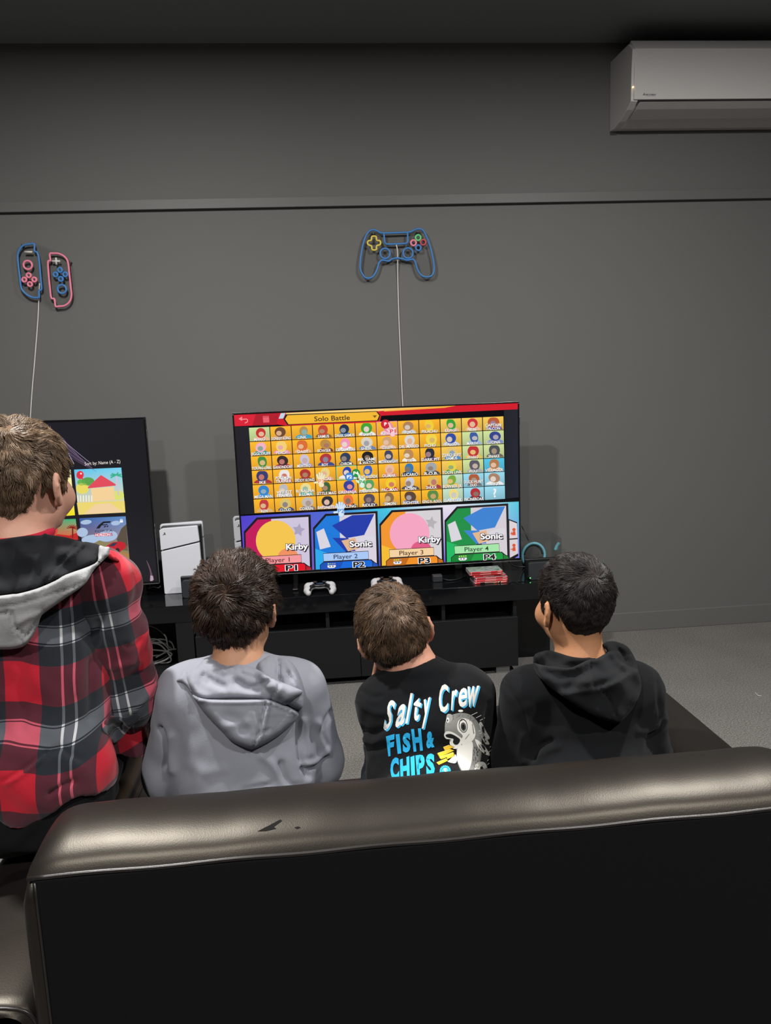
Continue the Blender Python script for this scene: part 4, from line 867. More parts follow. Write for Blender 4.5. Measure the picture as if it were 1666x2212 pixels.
def relax(X, F, it, lam=.5):
    for _ in range(it):
        s_ = np.zeros_like(X); c = np.zeros(len(X))
        for a, b in ((0, 1), (1, 2), (2, 3), (3, 0)):
            np.add.at(s_, F[:, a], X[F[:, b]]); np.add.at(s_, F[:, b], X[F[:, a]]); np.add.at(c, F[:, a], 1); np.add.at(c, F[:, b], 1)
        X = X+(s_/np.maximum(c, 1)[:, None]-X)*lam
    return X
def normals(X, F):
    n = np.cross(X[F[:, 2]]-X[F[:, 0]], X[F[:, -1]]-X[F[:, 1]]); N = np.zeros_like(X)
    for i in range(F.shape[1]): np.add.at(N, F[:, i], n)
    return N/(np.linalg.norm(N, axis=1)[:, None]+1e-12)
def to_px(X):
    d = np.asarray(X)-CAM; w = d@_f; return np.stack([833+FPX*(d@_r)/w, 1106-FPX*(d@_u)/w], 1)
def seg_dist(P, line):
    """distance to a polyline, signed by side"""
    best = np.full(len(P), 1e9); sg = np.zeros(len(P)); L = np.asarray(line, float)
    for a, b in zip(L[:-1], L[1:]):
        d = b-a; t = np.clip(((P-a)@d)/(d@d+1e-12), 0, 1); q = P-(a+t[:, None]*d); r = np.linalg.norm(q, axis=1)
        m = r < best; best[m] = r[m]; sg[m] = np.sign(d[0]*q[:, 1]-d[1]*q[:, 0])[m]
    return best, sg
def folds(X, F, fl, waves=None, seed=1, facing=True):
    """fl: (photo polyline, width px, height m, kind) kind r ridge, g groove, s step"""
    N = normals(X, F); px = to_px(X); d = np.zeros(len(X)); see = ((CAM-X)*N).sum(1) > 0
    for line, w, h, kd in fl:
        r, sg = seg_dist(px, spline(line, 4)); e = np.exp(-(r/w)**2)
        v = {'r': h*e, 'g': -h*e, 's': h*sg*(r/w)*e*2.2}[kd]; d += np.where(see, v, 0) if facing else v
    if waves:
        rng = np.random.default_rng(seed)
        for k in range(waves[1]):
            u = rng.normal(size=3); u /= np.linalg.norm(u); wl = waves[2]*rng.uniform(.6, 1.6); ph = rng.uniform(0, 6.3)
            q = X+.02*np.sin(X[:, ::-1]*35+ph); d += waves[0]/math.sqrt(waves[1])*np.sin(q@u*2*math.pi/wl+ph)
    return X+N*d[:, None]
def bvh(X, F): return BVHTree.FromPolygons([tuple(v) for v in X.tolist()], [tuple(f) for f in F.tolist()])
def in_poly(P, poly):
    ins = np.zeros(len(P), bool); Q = np.asarray(poly); j = len(Q)-1
    for i in range(len(Q)):
        c = ((Q[i, 1] > P[:, 1]) != (Q[j, 1] > P[:, 1])) & (P[:, 0] < (Q[j, 0]-Q[i, 0])*(P[:, 1]-Q[i, 1])/(Q[j, 1]-Q[i, 1]+1e-12)+Q[i, 0]); ins ^= c; j = i
    return ins
def depth_of(px, trees, ctrl=None):
    """depth along the sight line of each outline point: onto the cloth below it, or from control depths"""
    t = np.full(len(px), np.nan)
    if ctrl is not None:
        C = np.array([(a, b) for a, b, _ in ctrl], float); Yc = np.array([c for *_, c in ctrl])
        for i, p in enumerate(px):
            w = 1/(((C-p)**2).sum(1)+4.)**1.3; t[i] = ((w*Yc).sum()/w.sum())/ray(*p)[1]
        return t
    o = Vector(CAM)
    for i, p in enumerate(px):
        d = Vector(ray(*p)); L = d.length; b = None
        for T in trees:
            h = T.ray_cast(o, d/L)
            if h[0] is not None and (b is None or h[3] < b): b = h[3]
        if b is not None: t[i] = b/L
    bad = np.isnan(t)
    if bad.any() and not bad.all():
        G = px[~bad]; tg = t[~bad]
        for i in np.nonzero(bad)[0]: t[i] = tg[((G-px[i])**2).sum(1).argmin()]
    return t
def puff(name, poly, m, parent, trees=None, ctrl=None, lift=.004, puffh=.012, w=10., fl=(), step=4.5, back=.014, smooth_n=4, corner=False, col=None):
    """padded cloth piece: outline in photo px, real depth from the cloth it lies on, its own thickness and folds"""
    B = np.array(poly, float) if corner else spline(poly, smooth_n, True)
    L = np.linalg.norm(np.roll(B, -1, 0)-B, axis=1); out = []
    for a, b, l in zip(B, np.roll(B, -1, 0), L):
        k = max(1, int(l/step)); out += [a+(b-a)*i/k for i in range(k)]
    B = np.array(out); lo, hi = B.min(0), B.max(0)
    gx, gy = np.meshgrid(np.arange(lo[0], hi[0], step), np.arange(lo[1], hi[1], step)); G = np.stack([gx.ravel(), gy.ravel()], 1)+RNG.uniform(-.2, .2, (gx.size, 2))
    G = G[in_poly(G, B)]; d, _ = seg_dist(G, np.vstack([B, B[:1]])); G = G[d > step*.55]
    nb = len(B); P = np.vstack([B, G])
    vo, eo, fo, *_r2 = delaunay_2d_cdt([Vector(p) for p in P.tolist()], [(i, (i+1) % nb) for i in range(nb)], [], 1, 1e-5)
    P = np.array([(v.x, v.y) for v in vo]); Fc = [tuple(f) for f in fo]
    d, _ = seg_dist(P, np.vstack([B, B[:1]])); t0 = depth_of(P, trees, ctrl)
    if trees is not None:                       # soften what lies below
        adj = np.zeros(len(P)); cn = np.zeros(len(P)); E = np.array([(f[i], f[(i+1) % len(f)]) for f in Fc for i in range(len(f))])
        for _ in range(3):
            s_ = t0.copy(); c = np.ones(len(P)); np.add.at(s_, E[:, 0], t0[E[:, 1]]); np.add.at(c, E[:, 0], 1); t0 = s_/c
    k = np.clip(d/w, 0, 1); hgt = lift+puffh*np.sqrt(np.clip(1-(1-k)**2, 0, 1))
    for line, ww, hh, kd in fl:
        r, sg = seg_dist(P, spline(line, 4)); e = np.exp(-(r/ww)**2)*np.clip(d/4, 0, 1)
        hgt = hgt+{'r': hh*e, 'g': -hh*e, 's': hh*sg*(r/ww)*e*2.2}[kd]
    D = np.array([ray(*p) for p in P]); Ln = np.linalg.norm(D, axis=1)
    Vf = CAM+D*(t0-hgt/Ln)[:, None]; Vb = CAM+D*(t0+back/Ln)[:, None]; n = len(P)
    edge = {}
    for f in Fc:
        for i in range(len(f)):
            e = (f[i], f[(i+1) % len(f)])
            if (e[1], e[0]) in edge: del edge[(e[1], e[0])]
            else: edge[e] = 1
    FF = [f[::-1] for f in Fc]+[tuple(i+n for i in f) for f in Fc]+[(a, b, b+n, a+n) for a, b in edge]
    o = mesh(name, np.vstack([Vf, Vb]), FF, m, parent, True)
    bm = bmesh.new(); bm.from_mesh(o.data); bmesh.ops.recalc_face_normals(bm, faces=bm.faces); bm.to_mesh(o.data); bm.free()
    o.data.polygons.foreach_set('use_smooth', [True]*len(o.data.polygons))
    me = o.data; T = BVHTree.FromPolygons([tuple(v.co) for v in me.vertices], [tuple(p.vertices) for p in me.polygons])
    return o, T
for _p in PADS: gamepad(*_p)
def rotm(yaw=0, pitch=0, roll=0):
    """columns: right, forward, up; yaw to the right, pitch up, roll right-side down (degrees)"""
    a, b, c = map(math.radians, (yaw, pitch, roll))
    Z = np.array(((math.cos(a), math.sin(a), 0), (-math.sin(a), math.cos(a), 0), (0, 0, 1)))
    Xr = np.array(((1, 0, 0), (0, math.cos(b), -math.sin(b)), (0, math.sin(b), math.cos(b))))
    Yr = np.array(((math.cos(c), 0, math.sin(c)), (0, 1, 0), (-math.sin(c), 0, math.cos(c))))
    return Z@Xr@Yr
# ------------------------------------------------------------------ people
def skin_mat(name, col):
    m = mat(name, col, .55, spec=.35, noise=(35, .10), bump=(260, .06)); b = m.node_tree.nodes['Principled BSDF']
    b.inputs['Subsurface Weight'].default_value = .12; b.inputs['Subsurface Radius'].default_value = (.012, .005, .003); b.inputs['Subsurface Scale'].default_value = .5
    return m
def cloth_mat(name, col, fine=900, st=.25, rough=.92, noise=(14, .06)):
    m = mat(name, col, rough, spec=.12, noise=noise, bump=(fine, st), sheen=.04); return m
M_eyew = mat('eye_white', 'e8e4e0', .2); M_iris = mat('eye_iris', '2c1c12', .2)
class Head:
    def __init__(s, px, py, Y, yaw=0, pitch=0, roll=0, sc=1.):
        s.c = np.array(atY(px, py, Y)); s.R = rotm(yaw, pitch, roll); s.s = sc
    def w(s, p): return s.c+s.R@(np.asarray(p, float)*s.s)
    def loc(s, X): return ((X-s.c)@s.R)/s.s
def add_head(F, H, neck, nr=.05, ear=1.):
    e = lambda c, r, k=.012, op=1, rot=None: F.ell(H.w(c), np.array(r)*H.s, H.R if rot is None else H.R@rot, k*H.s, op)
    e((0, -.008, .035), (.071, .090, .080)); e((0, -.035, .005), (.062, .055, .065), .02)
    e((0, .030, -.012), (.061, .060, .080), .02); e((0, .036, -.066), (.047, .046, .038), .02); e((0, .078, -.084), (.02, .016, .016), .015)
    e((0, .082, .022), (.045, .014, .012), .014)
    for s in (-1, 1):
        e((s*.037, .062, -.034), (.027, .026, .030), .018); e((s*.031, .099, .006), (.015, .013, .011), .008, -1)
        e((s*.042, .0, -.05), (.024, .03, .03), .02)
        ro = rotm(s*-24, 0, 0)@rotm(0, 14, 0)
        o = np.array((s*.0775, -.004, -.010)); L = lambda v: o+ro@(np.array(v)*np.array((s, 1, 1)))
        e(L((.003, 0, .002)), (.0062, .0175*ear, .030*ear), .006, 1, ro); e(L((0.001, .004, -.026)), (.0062, .009, .010), .006, 1, ro)
        e(L((.0085, .004, .003)), (.0055, .0105*ear, .019*ear), .003, -1, ro)
        F.chain([H.w(L((.0065, .012, .012))), H.w(L((.0075, -.002, .026*ear))), H.w(L((.0075, -.0135*ear, .012))), H.w(L((.006, -.0125*ear, -.008))), H.w(L((.003, -.002, -.028)))], [.003]*5, .004)
    F.cone(H.w((0, .088, .006)), H.w((0, .104, -.026)), .007*H.s, .0105*H.s, .008)
    for s in (-1, 1): e((s*.010, .099, -.029), (.008, .008, .006), .005)
    e((0, .089, -.052), (.021, .010, .0055), .005); e((0, .088, -.060), (.018, .010, .0055), .004)
    F.cone(H.w((0, -.018, -.045)), neck, nr*1.0, nr*1.12, .03)
def eyes(H, parent):
    for s in (-1, 1):
        c = H.w((s*.031, .0755, .006)); bm = bmesh.new(); bmesh.ops.create_uvsphere(bm, u_segments=12, v_segments=8, radius=.0118*H.s)
        for v in bm.verts: v.co = Vector(c)+v.co
        o = bm_obj('eye', bm, M_eyew, parent, True)
        f = H.w((s*.031, .0865, .006)); V, Fc = sweep([f, f+H.R@np.array((0, .0012, 0))], [.0055, .0045], 12); mesh('iris', V, Fc, M_iris, o, True)
def hand(F, wrist, palm_dir, palm_nrm, side, curl=.5, k=.006):
    """palm, four fingers and a thumb; side=+1 right hand"""
    d = np.array(palm_dir, float); d /= np.linalg.norm(d); n = np.array(palm_nrm, float); n -= d*(n@d); n /= np.linalg.norm(n); sd = np.cross(d, n)*side
    w = np.asarray(wrist, float); P = lambda a, b, c: w+d*a+sd*b+n*c
    for b in (-.024, -.008, .008, .024): F.cone(P(.01, b*.7, 0), P(.072, b, 0), .0135, .0115, .012)
    for b, L in ((-.027, .056), (-.009, .068), (.009, .063), (.027, .050)):
        a0 = .078; p = [P(a0, b, 0)]; ang = curl*.5
        for f_ in (.42, .33, .25):
            q = p[-1]+(d*math.cos(ang)+n*math.sin(ang))*L*f_; p.append(q); ang += curl
        F.chain(p, [.0085, .008, .0073, .0064], .003)
    p = [P(.018, -.028, .006), P(.042, -.046, .014), P(.062, -.050, .024), P(.078, -.047, .032)]; F.chain(p, [.012, .0105, .009, .0075], .004)
def hair_cap(H, zl, th, lump=.003, seed=0):
    """zl(y)->lower limit of the hair in head coordinates; th(x,y,z)->thickness"""
    R_ = .165*H.s; F = Field(H.c-R_, H.c+R_, .0034)
    g = np.meshgrid(*F.ax, indexing='ij'); X = np.stack([q.ravel() for q in g], 1); L = H.loc(X).astype(np.float32); x, y, z = L.T
    def el(c, r):
        q = (L-np.array(c))/np.array(r); q0 = np.sqrt((q**2).sum(1)); q1 = np.sqrt(((q/np.array(r))**2).sum(1))+1e-9; return q0*(q0-1)/q1
    v = smin(smin(el((0, -.008, .035), (.071, .090, .080)), el((0, -.035, .005), (.062, .055, .065)), .02), el((0, .030, -.012), (.061, .060, .080)), .02); v = smin(v, el((0, -.026, -.055), (.046, .042, .05)), .02)
    rng = np.random.default_rng(seed); nz = np.zeros(len(L))
    for k in range(10):
        u = rng.normal(size=3); u /= np.linalg.norm(u); nz += np.sin(L@u*2*math.pi/rng.uniform(.018, .05)+rng.uniform(0, 6.3))
    t = th(x, y, z); v = v-t-lump*nz/3.2*np.clip(t/.008, 0, 1)
    lim = zl(np.abs(x), y)+10.*x**2*(y < -.03)+.0025*np.sin(x*330+seed)+.002*np.sin(x*790+y*500)
    v = np.maximum(v, (lim-z)*.8)*H.s
    F.V = v.reshape(F.V.shape).astype(np.float32); return F.surface(2)
def strands(H, X, F, n, whorl, length, dirf, colr, lift=.35, width=.00075, seed=0, clump=.55, ncl=320, wav=.0):
    """short tapered hairs growing out of the cap, combed by dirf"""
    rng = np.random.default_rng(seed); N = normals(X, F)
    A = np.linalg.norm(np.cross(X[F[:, 2]]-X[F[:, 0]], X[F[:, 3]]-X[F[:, 1]]), axis=1); fi = rng.choice(len(F), n, p=A/A.sum())
    uv = rng.dirichlet((1, 1, 1, 1), n); P = (X[F[fi]]*uv[..., None]).sum(1); Nn = (N[F[fi]]*uv[..., None]).sum(1); Nn /= np.linalg.norm(Nn, axis=1)[:, None]
    L = H.loc(P); Wl = whorl
    def comb(L, Nn):
        d = dirf(L, Wl)@H.R.T; d = d-Nn*(d*Nn).sum(1)[:, None]; return d/(np.linalg.norm(d, axis=1)[:, None]+1e-9)
    D = comb(L, Nn)
    ci = rng.choice(n, ncl, replace=False); CP = P[ci]; jit = rng.normal(size=(ncl, 3))*.38; clen = rng.uniform(.75, 1.2, ncl); clift = rng.uniform(.4, 1.7, ncl); cb = rng.normal(size=ncl)
    near = np.zeros(n, int)
    for a in range(0, n, 2000): near[a:a+2000] = ((P[a:a+2000, None]-CP[None])**2).sum(2).argmin(1)
    D = D+jit[near]*.8+rng.normal(size=(n, 3))*.16; D -= Nn*(D*Nn).sum(1)[:, None]; D /= np.linalg.norm(D, axis=1)[:, None]
    le = length(L)*clen[near]*rng.uniform(.7, 1.15, n)*H.s; li = .12+lift*clift[near]; li = li*np.clip(le/.02, .25, 1.)
    K = 4; pts = np.zeros((n, K, 3)); p = P-Nn*.0006; pts[:, 0] = p
    side = np.cross(D, Nn)
    for k in range(1, K):
        f = k/(K-1); dd = D*(1-.15*li[:, None])+Nn*(li*(1-f*.8))[:, None]+np.array((0, 0, -.22))*f*(le/.05)[:, None]+side*(wav*np.sin(f*5+cb[near]*2))[:, None]
        dd /= np.linalg.norm(dd, axis=1)[:, None]; pts[:, k] = pts[:, k-1]+dd*(le/(K-1))[:, None]
    tip = pts[ci][:, -1][near]; root = CP[near]
    for k in range(1, K):
        f = (k/(K-1))**1.5*clump; tgt = pts[ci][near, k]; off = pts[:, k]-tgt; pts[:, k] -= off*np.minimum(f, .8)[..., None] if np.ndim(f) else off*f
    T = np.gradient(pts, axis=1); T /= np.linalg.norm(T, axis=2)[..., None]+1e-9
    u = np.cross(T, Nn[:, None, :]); u /= np.linalg.norm(u, axis=2)[..., None]+1e-9; v = np.cross(T, u)
    rad = np.array([1, .95, .7, .18])*width; V = np.zeros((n, K, 3, 3))
    for j, a in enumerate((0, 2*math.pi/3, 4*math.pi/3)): V[:, :, j] = pts+(u*math.cos(a)+v*math.sin(a))*rad[None, :, None]
    V = V.reshape(-1, 3); b = np.arange(n)[:, None]*K*3; q = []
    for k in range(K-1):
        for j in range(3): q.append(np.stack([b[:, 0]+k*3+j, b[:, 0]+k*3+(j+1) % 3, b[:, 0]+(k+1)*3+(j+1) % 3, b[:, 0]+(k+1)*3+j], 1))
    Fq = np.concatenate(q)
    base, tipc = colr(L); sh = np.exp(cb[near]*.20+rng.normal(size=n)*.16)
    f = np.linspace(0, 1, K)[None, :, None]; C = (base[:, None]*(1-f)+tipc[:, None]*f)*sh[:, None, None]
    C = np.repeat(C[:, :, None, :], 3, 2).reshape(-1, 3)
    return V, Fq, np.clip(C, 0, 1)
def hair(H, parent, zl, th, n, whorl_px, length, colr, capcol, lift=.35, swirl=.35, width=.0008, seed=0, lump=.003, wav=0., clump=.55, fwd=.0):
    X, F = hair_cap(H, zl, th, lump, seed); T = bvh(X, F)
    d = Vector(ray(*whorl_px)); h = T.ray_cast(Vector(CAM), d.normalized()); W = H.loc(np.array(h[0])) if h[0] is not None else np.array((0, -.07, .08))
    def dirf(L, w):
        a = L-np.array((0, -.005, .02)); b = w-np.array((0, -.005, .02)); b = b/np.linalg.norm(b); a = a/(np.linalg.norm(a, axis=1)[:, None]+1e-9)
        t = a-b; t = t-a*(t*a).sum(1)[:, None]; r = np.linalg.norm(t, axis=1)[:, None]+1e-9; t = t/r
        sw = np.cross(a, t)*swirl*np.exp(-(r/.5)**2)
        t = t+sw; t[:, 2] -= .55*np.clip(1-a[:, 2]*1.6, 0, 1); t[:, 1] += fwd*np.clip(a[:, 2], 0, 1)
        return t
    o = mesh_np('hair', X, F, capcol, parent)
    V, Fq, C = strands(H, X, F, n, W, length, dirf, colr, lift, width, seed, clump, 1000, wav)
    s = mesh_np('hair_strands', V, Fq, M_hair, o, True, C); s['kind'] = 'stuff'
    return X, F, T
M_hair = attr_mat('hair', rough=.42, spec=.35)
def col3(c): return np.array(lin(c))
def zl_std(nape=-.072, burn=-.012, front=.070):
    def f(x, y):
        return np.interp(y, [-.12, -.06, -.045, -.028, -.012, .006, .014, .022, .040, .046, .060, .09], [nape, nape+.002, nape+.028, -.018, .010, .020, .018, burn, burn+.002, .035, front-.005, front])
    return f

# ------------------------------------------------------------------ shared clothing parts
M_trous = cloth_mat('black_trousers', '17171a', 700, .2); M_shoe = mat('dark_trainer', '1b1b1e', .6); M_sole = mat('pale_sole', 'b9b7b2', .6)
def trousers(parent, hips, knees, ankles, m, wr=.092, pr_=(.155, .105, .105)):
    lo = np.min([*hips, *knees, *ankles], 0)-.14; hi = np.max([*hips, *knees, *ankles], 0)+.15
    F = Field(lo, hi, .008); pel = (np.array(hips[0])+hips[1])/2
    F.ell(pel+np.array((0, .01, .02)), pr_, None, .03)
    for h_, k_, a_ in zip(hips, knees, ankles): F.chain([h_, k_, np.array(a_)+np.array((0, 0, .02))], [wr, .072, .055], .02)
    X, Fc = F.surface(1); X = folds(X, Fc, [], (.003, 8, .07), 3); mesh_np('trousers', X, Fc, m, parent)
    for a_, s in zip(ankles, (-1, 1)):
        a_ = np.array(a_); F = Field(a_-np.array((.08, .12, .14)), a_+np.array((.08, .24, .10)), .006); z0 = a_[2]-.065
        F.chain([a_+np.array((0, -.02, -.01)), a_+np.array((0, .02, -.035)), a_+np.array((0, .13, -.045))], [.045, .045, .038], .02); F.cut(lambda x, y, z: z0+.012-z+0*x+0*y); X, Fc = F.surface(1)
        o = mesh_np('shoe', X, Fc, M_shoe, parent)
        box('sole', a_[0]-.042, a_[0]+.042, a_[1]-.058, a_[1]+.168, z0-.004, z0+.016, M_sole, o, .008)
def body(parent, H, neck, nr, chest, pelvis, sh, el, wr, hips, knees, ankles, m, hands, ear=1.):
    pts = np.array([H.c, neck, chest, pelvis, *sh, *el, *wr, *hips, *knees, *ankles]); lo = pts.min(0)-.16; hi = pts.max(0)+.19; lo[2] = max(lo[2], .02)
    F = Field(lo, hi, .0075, ((H.c-.125, H.c+.125), .0036))
    F.cone(neck, chest, .058, .085, .03); F.ell(chest, (.115, .075, .12), None, .03); F.cone(chest, pelvis, .08, .07, .03); F.ell(pelvis, (.10, .065, .07), None, .03)
    for i in (0, 1):
        F.cone(neck+np.array((0, 0, -.02)), sh[i], .04, .042, .03); F.chain([sh[i], el[i], wr[i]], [.040, .033, .024], .02)
        F.chain([hips[i], knees[i], ankles[i]], [.07, .05, .035], .02); F.cone(np.array(ankles[i])+np.array((0, 0, -.02)), np.array(ankles[i])+np.array((0, .10, -.035)), .03, .024, .02)
        hd = hands[i]; hand(F, wr[i], hd[0], hd[1], 1 if i else -1, hd[2])
    add_head(F, H, neck, nr, ear)
    X, Fc = F.surface(1); mesh_np('body', X, Fc, m, parent); return bvh(X, Fc)
A3 = lambda *v: np.array(v, float)
# ================================================================== boy in grey hoodie
zz = lambda L, o=(340, 1400), s=3.967: [(o[0]+x/s, o[1]+y/s) for x, y in L]
H2 = Head(512, 1318, 1.605, 12, 4, 0, .965)
p2 = thing('person', 'dark-haired boy in pale grey hoodie seated between red plaid and black shirt', 'person', (-.19, 1.5, .0))
SK2 = skin_mat('skin_light_tan', 'b5876a'); G2 = cloth_mat('grey_fleece', '84868f', 1100, .22)
neck2 = A3(*atY(516, 1450, 1.575)); chest2 = A3(*atY(520, 1560, 1.575)); pel2 = A3(-.17, 1.47, .50)
sh2 = [A3(*atY(402, 1500, 1.565)), A3(*atY(640, 1490, 1.575))]; el2 = [A3(*atY(378, 1665, 1.60)), A3(*atY(676, 1640, 1.63))]; wr2 = [A3(-.27, 1.84, .565), A3(-.10, 1.85, .565)]
hip2 = [A3(-.25, 1.50, .485), A3(-.10, 1.50, .485)]; kn2 = [A3(-.27, 1.99, .47), A3(-.12, 2.0, .47)]; an2 = [A3(-.27, 2.07, .08), A3(-.12, 2.08, .08)]
body(p2, H2, neck2, .043, chest2, pel2, sh2, el2, wr2, hip2, kn2, an2, SK2, [((.3, 1, -.1), (.1, 0, -1), .5), ((-.3, 1, -.1), (-.1, 0, -1), .5)])
eyes(H2, p2); trousers(p2, hip2, kn2, an2, M_trous)
F = Field(A3(-.48, 1.36, .42), A3(.12, 1.95, .99), .0046)
F.ell(chest2+A3(0, -.005, .03), (.150, .105, .115), None, .05); F.ell(chest2+A3(.0, -.03, -.10), (.152, .105, .15), None, .05); F.ell(A3(-.175, 1.46, .52), (.165, .115, .12), None, .05)
F.cone(neck2+A3(0, 0, -.025), sh2[0]+A3(.02, 0, .0), .062, .062, .04); F.cone(neck2+A3(0, 0, -.025), sh2[1]+A3(-.02, 0, .0), .062, .062, .04)
for i in (0, 1): F.chain([sh2[i], el2[i], wr2[i]], [.066, .066, .046], .025)
F.cone(neck2+A3(0, .0, .06), neck2+A3(0, .0, .0), .047, .049, .006, -1)
X, Fc = F.surface(2)
X = folds(X, Fc, [
    (zz([(20, 690), (60, 780), (75, 900), (60, 1020)]), 5, .010, 'g'), (zz([(120, 760), (110, 900), (130, 1050)]), 9, .006, 'r'),
    (zz([(1200, 560), (1215, 700), (1215, 850), (1230, 960), (1290, 1100)]), 5, .010, 'g'), (zz([(1250, 620), (1270, 760), (1300, 900)]), 10, .006, 'r'),
    (zz([(1500, 540), (1440, 640), (1410, 720), (1450, 830)]), 6, .008, 'g'), (zz([(1380, 640), (1420, 780), (1440, 900), (1340, 990), (1250, 1010)]), 8, .008, 'r'), (zz([(1240, 1030), (1340, 1015), (1440, 930)]), 5, .009, 'g'),
    (zz([(900, 930), (980, 1000), (1060, 1120), (1130, 1200)]), 10, .006, 'r'), (zz([(1060, 1000), (1080, 1100), (1150, 1180), (1260, 1190)]), 8, .008, 'g'), (zz([(1180, 1220), (1260, 1190), (1300, 1130)]), 8, .006, 'r'),
    (zz([(640, 1250), (780, 1190), (920, 1150)]), 9, .003, 'r'), (zz([(740, 1210), (860, 1180), (960, 1170)]), 6, .004, 'g'), (zz([(290, 1000), (420, 1060), (560, 1040)]), 14, .003, 'r')], (.0010, 8, .08), 5)
mesh_np('hoodie', X, Fc, G2, p2); T2 = bvh(X, Fc)
yc = [(430, 1430, 1.53), (510, 1440, 1.515), (600, 1425, 1.54), (650, 1480, 1.53), (400, 1480, 1.50)]
NY = lambda L: [(x, y, d) for x, y, d in L]
# hood: standing right collar, lower pouch, upper flap
o, Ta = puff('hood_collar', zz([(860, 150), (905, 95), (965, 62), (1020, 72), (1090, 80), (1160, 128), (1215, 235), (1250, 380), (1235, 520), (1100, 480), (900, 300)]), G2, p2, [T2], None, .010, .024, 22,
    [(zz([(1012, 78), (1040, 140), (1035, 215), (1060, 300)]), 4, .016, 'g'), (zz([(1090, 90), (1150, 180), (1190, 330)]), 6, .008, 'r'), (zz([(1110, 200), (1180, 290), (1230, 420)]), 3, .006, 'g')], back=.05)
o, Tb = puff('hood_pouch', zz([(305, 395), (470, 430), (700, 425), (930, 430), (1080, 480), (1205, 548), (1185, 620), (1090, 712), (960, 802), (830, 862), (780, 862), (640, 803), (540, 702), (430, 590), (350, 485)]), G2, p2, [T2], None, .010, .026, 20,
    [(zz([(320, 440), (480, 458), (700, 462), (930, 452)]), 4.5, .012, 'r'), (zz([(935, 455), (905, 580), (880, 700), (820, 860)]), 2.2, .009, 'g'), (zz([(955, 470), (925, 600), (900, 700), (850, 840)]), 5, .006, 'r'), (zz([(940, 455), (1070, 500), (1200, 552)]), 4, .012, 'r'),
     (zz([(865, 735), (910, 720), (960, 705)]), 3, .006, 'g'), (zz([(600, 580), (680, 620), (740, 700)]), 12, .005, 'g'), (zz([(540, 690), (660, 655), (760, 640)]), 10, .004, 'r'), (zz([(840, 480), (850, 560), (875, 640)]), 3.5, .004, 'g')], back=.03)
o, Tc = puff('hood_flap', zz([(240, 245), (262, 212), (330, 165), (395, 98), (440, 88), (500, 108), (620, 132), (740, 145), (820, 165), (930, 222), (1050, 282), (1160, 330), (1246, 372), (1195, 420), (1150, 455), (1085, 496), (1000, 466), (925, 456), (700, 447), (480, 450), (335, 432), (270, 330)]), G2, p2, [T2, Ta], None, .008, .022, 15,
    [(zz([(400, 240), (480, 290), (560, 330)]), 8, .009, 'g'), (zz([(690, 290), (790, 345), (880, 320), (960, 280)]), 8, .010, 'g'), (zz([(700, 200), (820, 250), (960, 290)]), 3, .004, 'g'), (zz([(1050, 300), (1010, 380), (970, 450)]), 2.6, .006, 'g'), (zz([(1080, 300), (1040, 390), (1010, 460)]), 5, .004, 'r'),
     (zz([(560, 370), (700, 390), (860, 400)]), 12, .006, 'r'), (zz([(300, 300), (340, 380), (420, 425)]), 8, .006, 'r'), (zz([(265, 225), (255, 300), (300, 380)]), 4, .006, 'g')], back=.035)
puff('hood_tuck', zz([(165, 280), (205, 225), (225, 203), (262, 215), (285, 300), (330, 400), (310, 410), (250, 330), (215, 300)]), G2, p2, [T2], None, .004, .010, 6)
hc2 = lambda L: (np.tile(col3('35271f'), (len(L), 1)),)*2
hair(H2, p2, zl_std(-.066, -.015, .070), lambda x, y, z: np.interp(z, [-.07, -.03, .03, .09], [.002, .008, .012, .014])+.004*np.clip(y/.08, 0, 1), 17500, (487, 1283),
     lambda L: np.interp(L[:, 2], [-.07, -.02, .05, .11], [.012, .024, .032, .034]), hc2, mat('hair_dark_brown', '35271f', .9, spec=.1), .36, .8, .00095, 2, .003, .25, .45, .3)

# ================================================================== boy in black printed shirt
H3 = Head(854, 1371, 1.70, 2, -2, -15, .97)
p3 = thing('person', 'brown-haired boy in black printed shirt seated with chin on hand', 'person', (.2, 1.6, 0))
SK3 = skin_mat('skin_fair', 'b98670'); B3 = cloth_mat('black_cotton', '121315', 1000, .15)
neck3 = A3(*atY(893, 1452, 1.67)); chest3 = A3(*atY(915, 1560, 1.66)); pel3 = A3(.21, 1.48, .50)
sh3 = [A3(*atY(825, 1520, 1.67)), A3(*atY(1012, 1498, 1.66))]; el3 = [A3(.135, 1.86, .62), A3(*atY(1035, 1660, 1.72))]; wr3 = [A3(*atY(822, 1478, 1.80)), A3(.29, 1.90, .57)]
hip3 = [A3(.12, 1.52, .485), A3(.27, 1.52, .485)]; kn3 = [A3(.16, 2.0, .46), A3(.30, 2.02, .47)]; an3 = [A3(.16, 2.07, .08), A3(.30, 2.09, .08)]
body(p3, H3, neck3, .047, chest3, pel3, sh3, el3, wr3, hip3, kn3, an3, SK3, [((.25, -.28, 1.0), (.5, -.8, -.2), 1.05), ((-.2, 1, -.1), (-.1, 0, -1), .5)], 1.12)
eyes(H3, p3); trousers(p3, hip3, kn3, an3, cloth_mat('dark_jeans', '181a20', 700, .2))
F = Field(A3(-.06, 1.38, .42), A3(.46, 1.98, .93), .0046)
F.ell(chest3+A3(0, -.005, .02), (.142, .100, .115), None, .05); F.ell(chest3+A3(.0, -.035, -.10), (.140, .105, .15), None, .05); F.ell(A3(.205, 1.48, .53), (.150, .115, .13), None, .05)
F.cone(neck3+A3(0, 0, -.03), sh3[0]+A3(.02, 0, .0), .056, .056, .05); F.cone(neck3+A3(0, 0, -.03), sh3[1]+A3(-.02, 0, .0), .056, .058, .05)
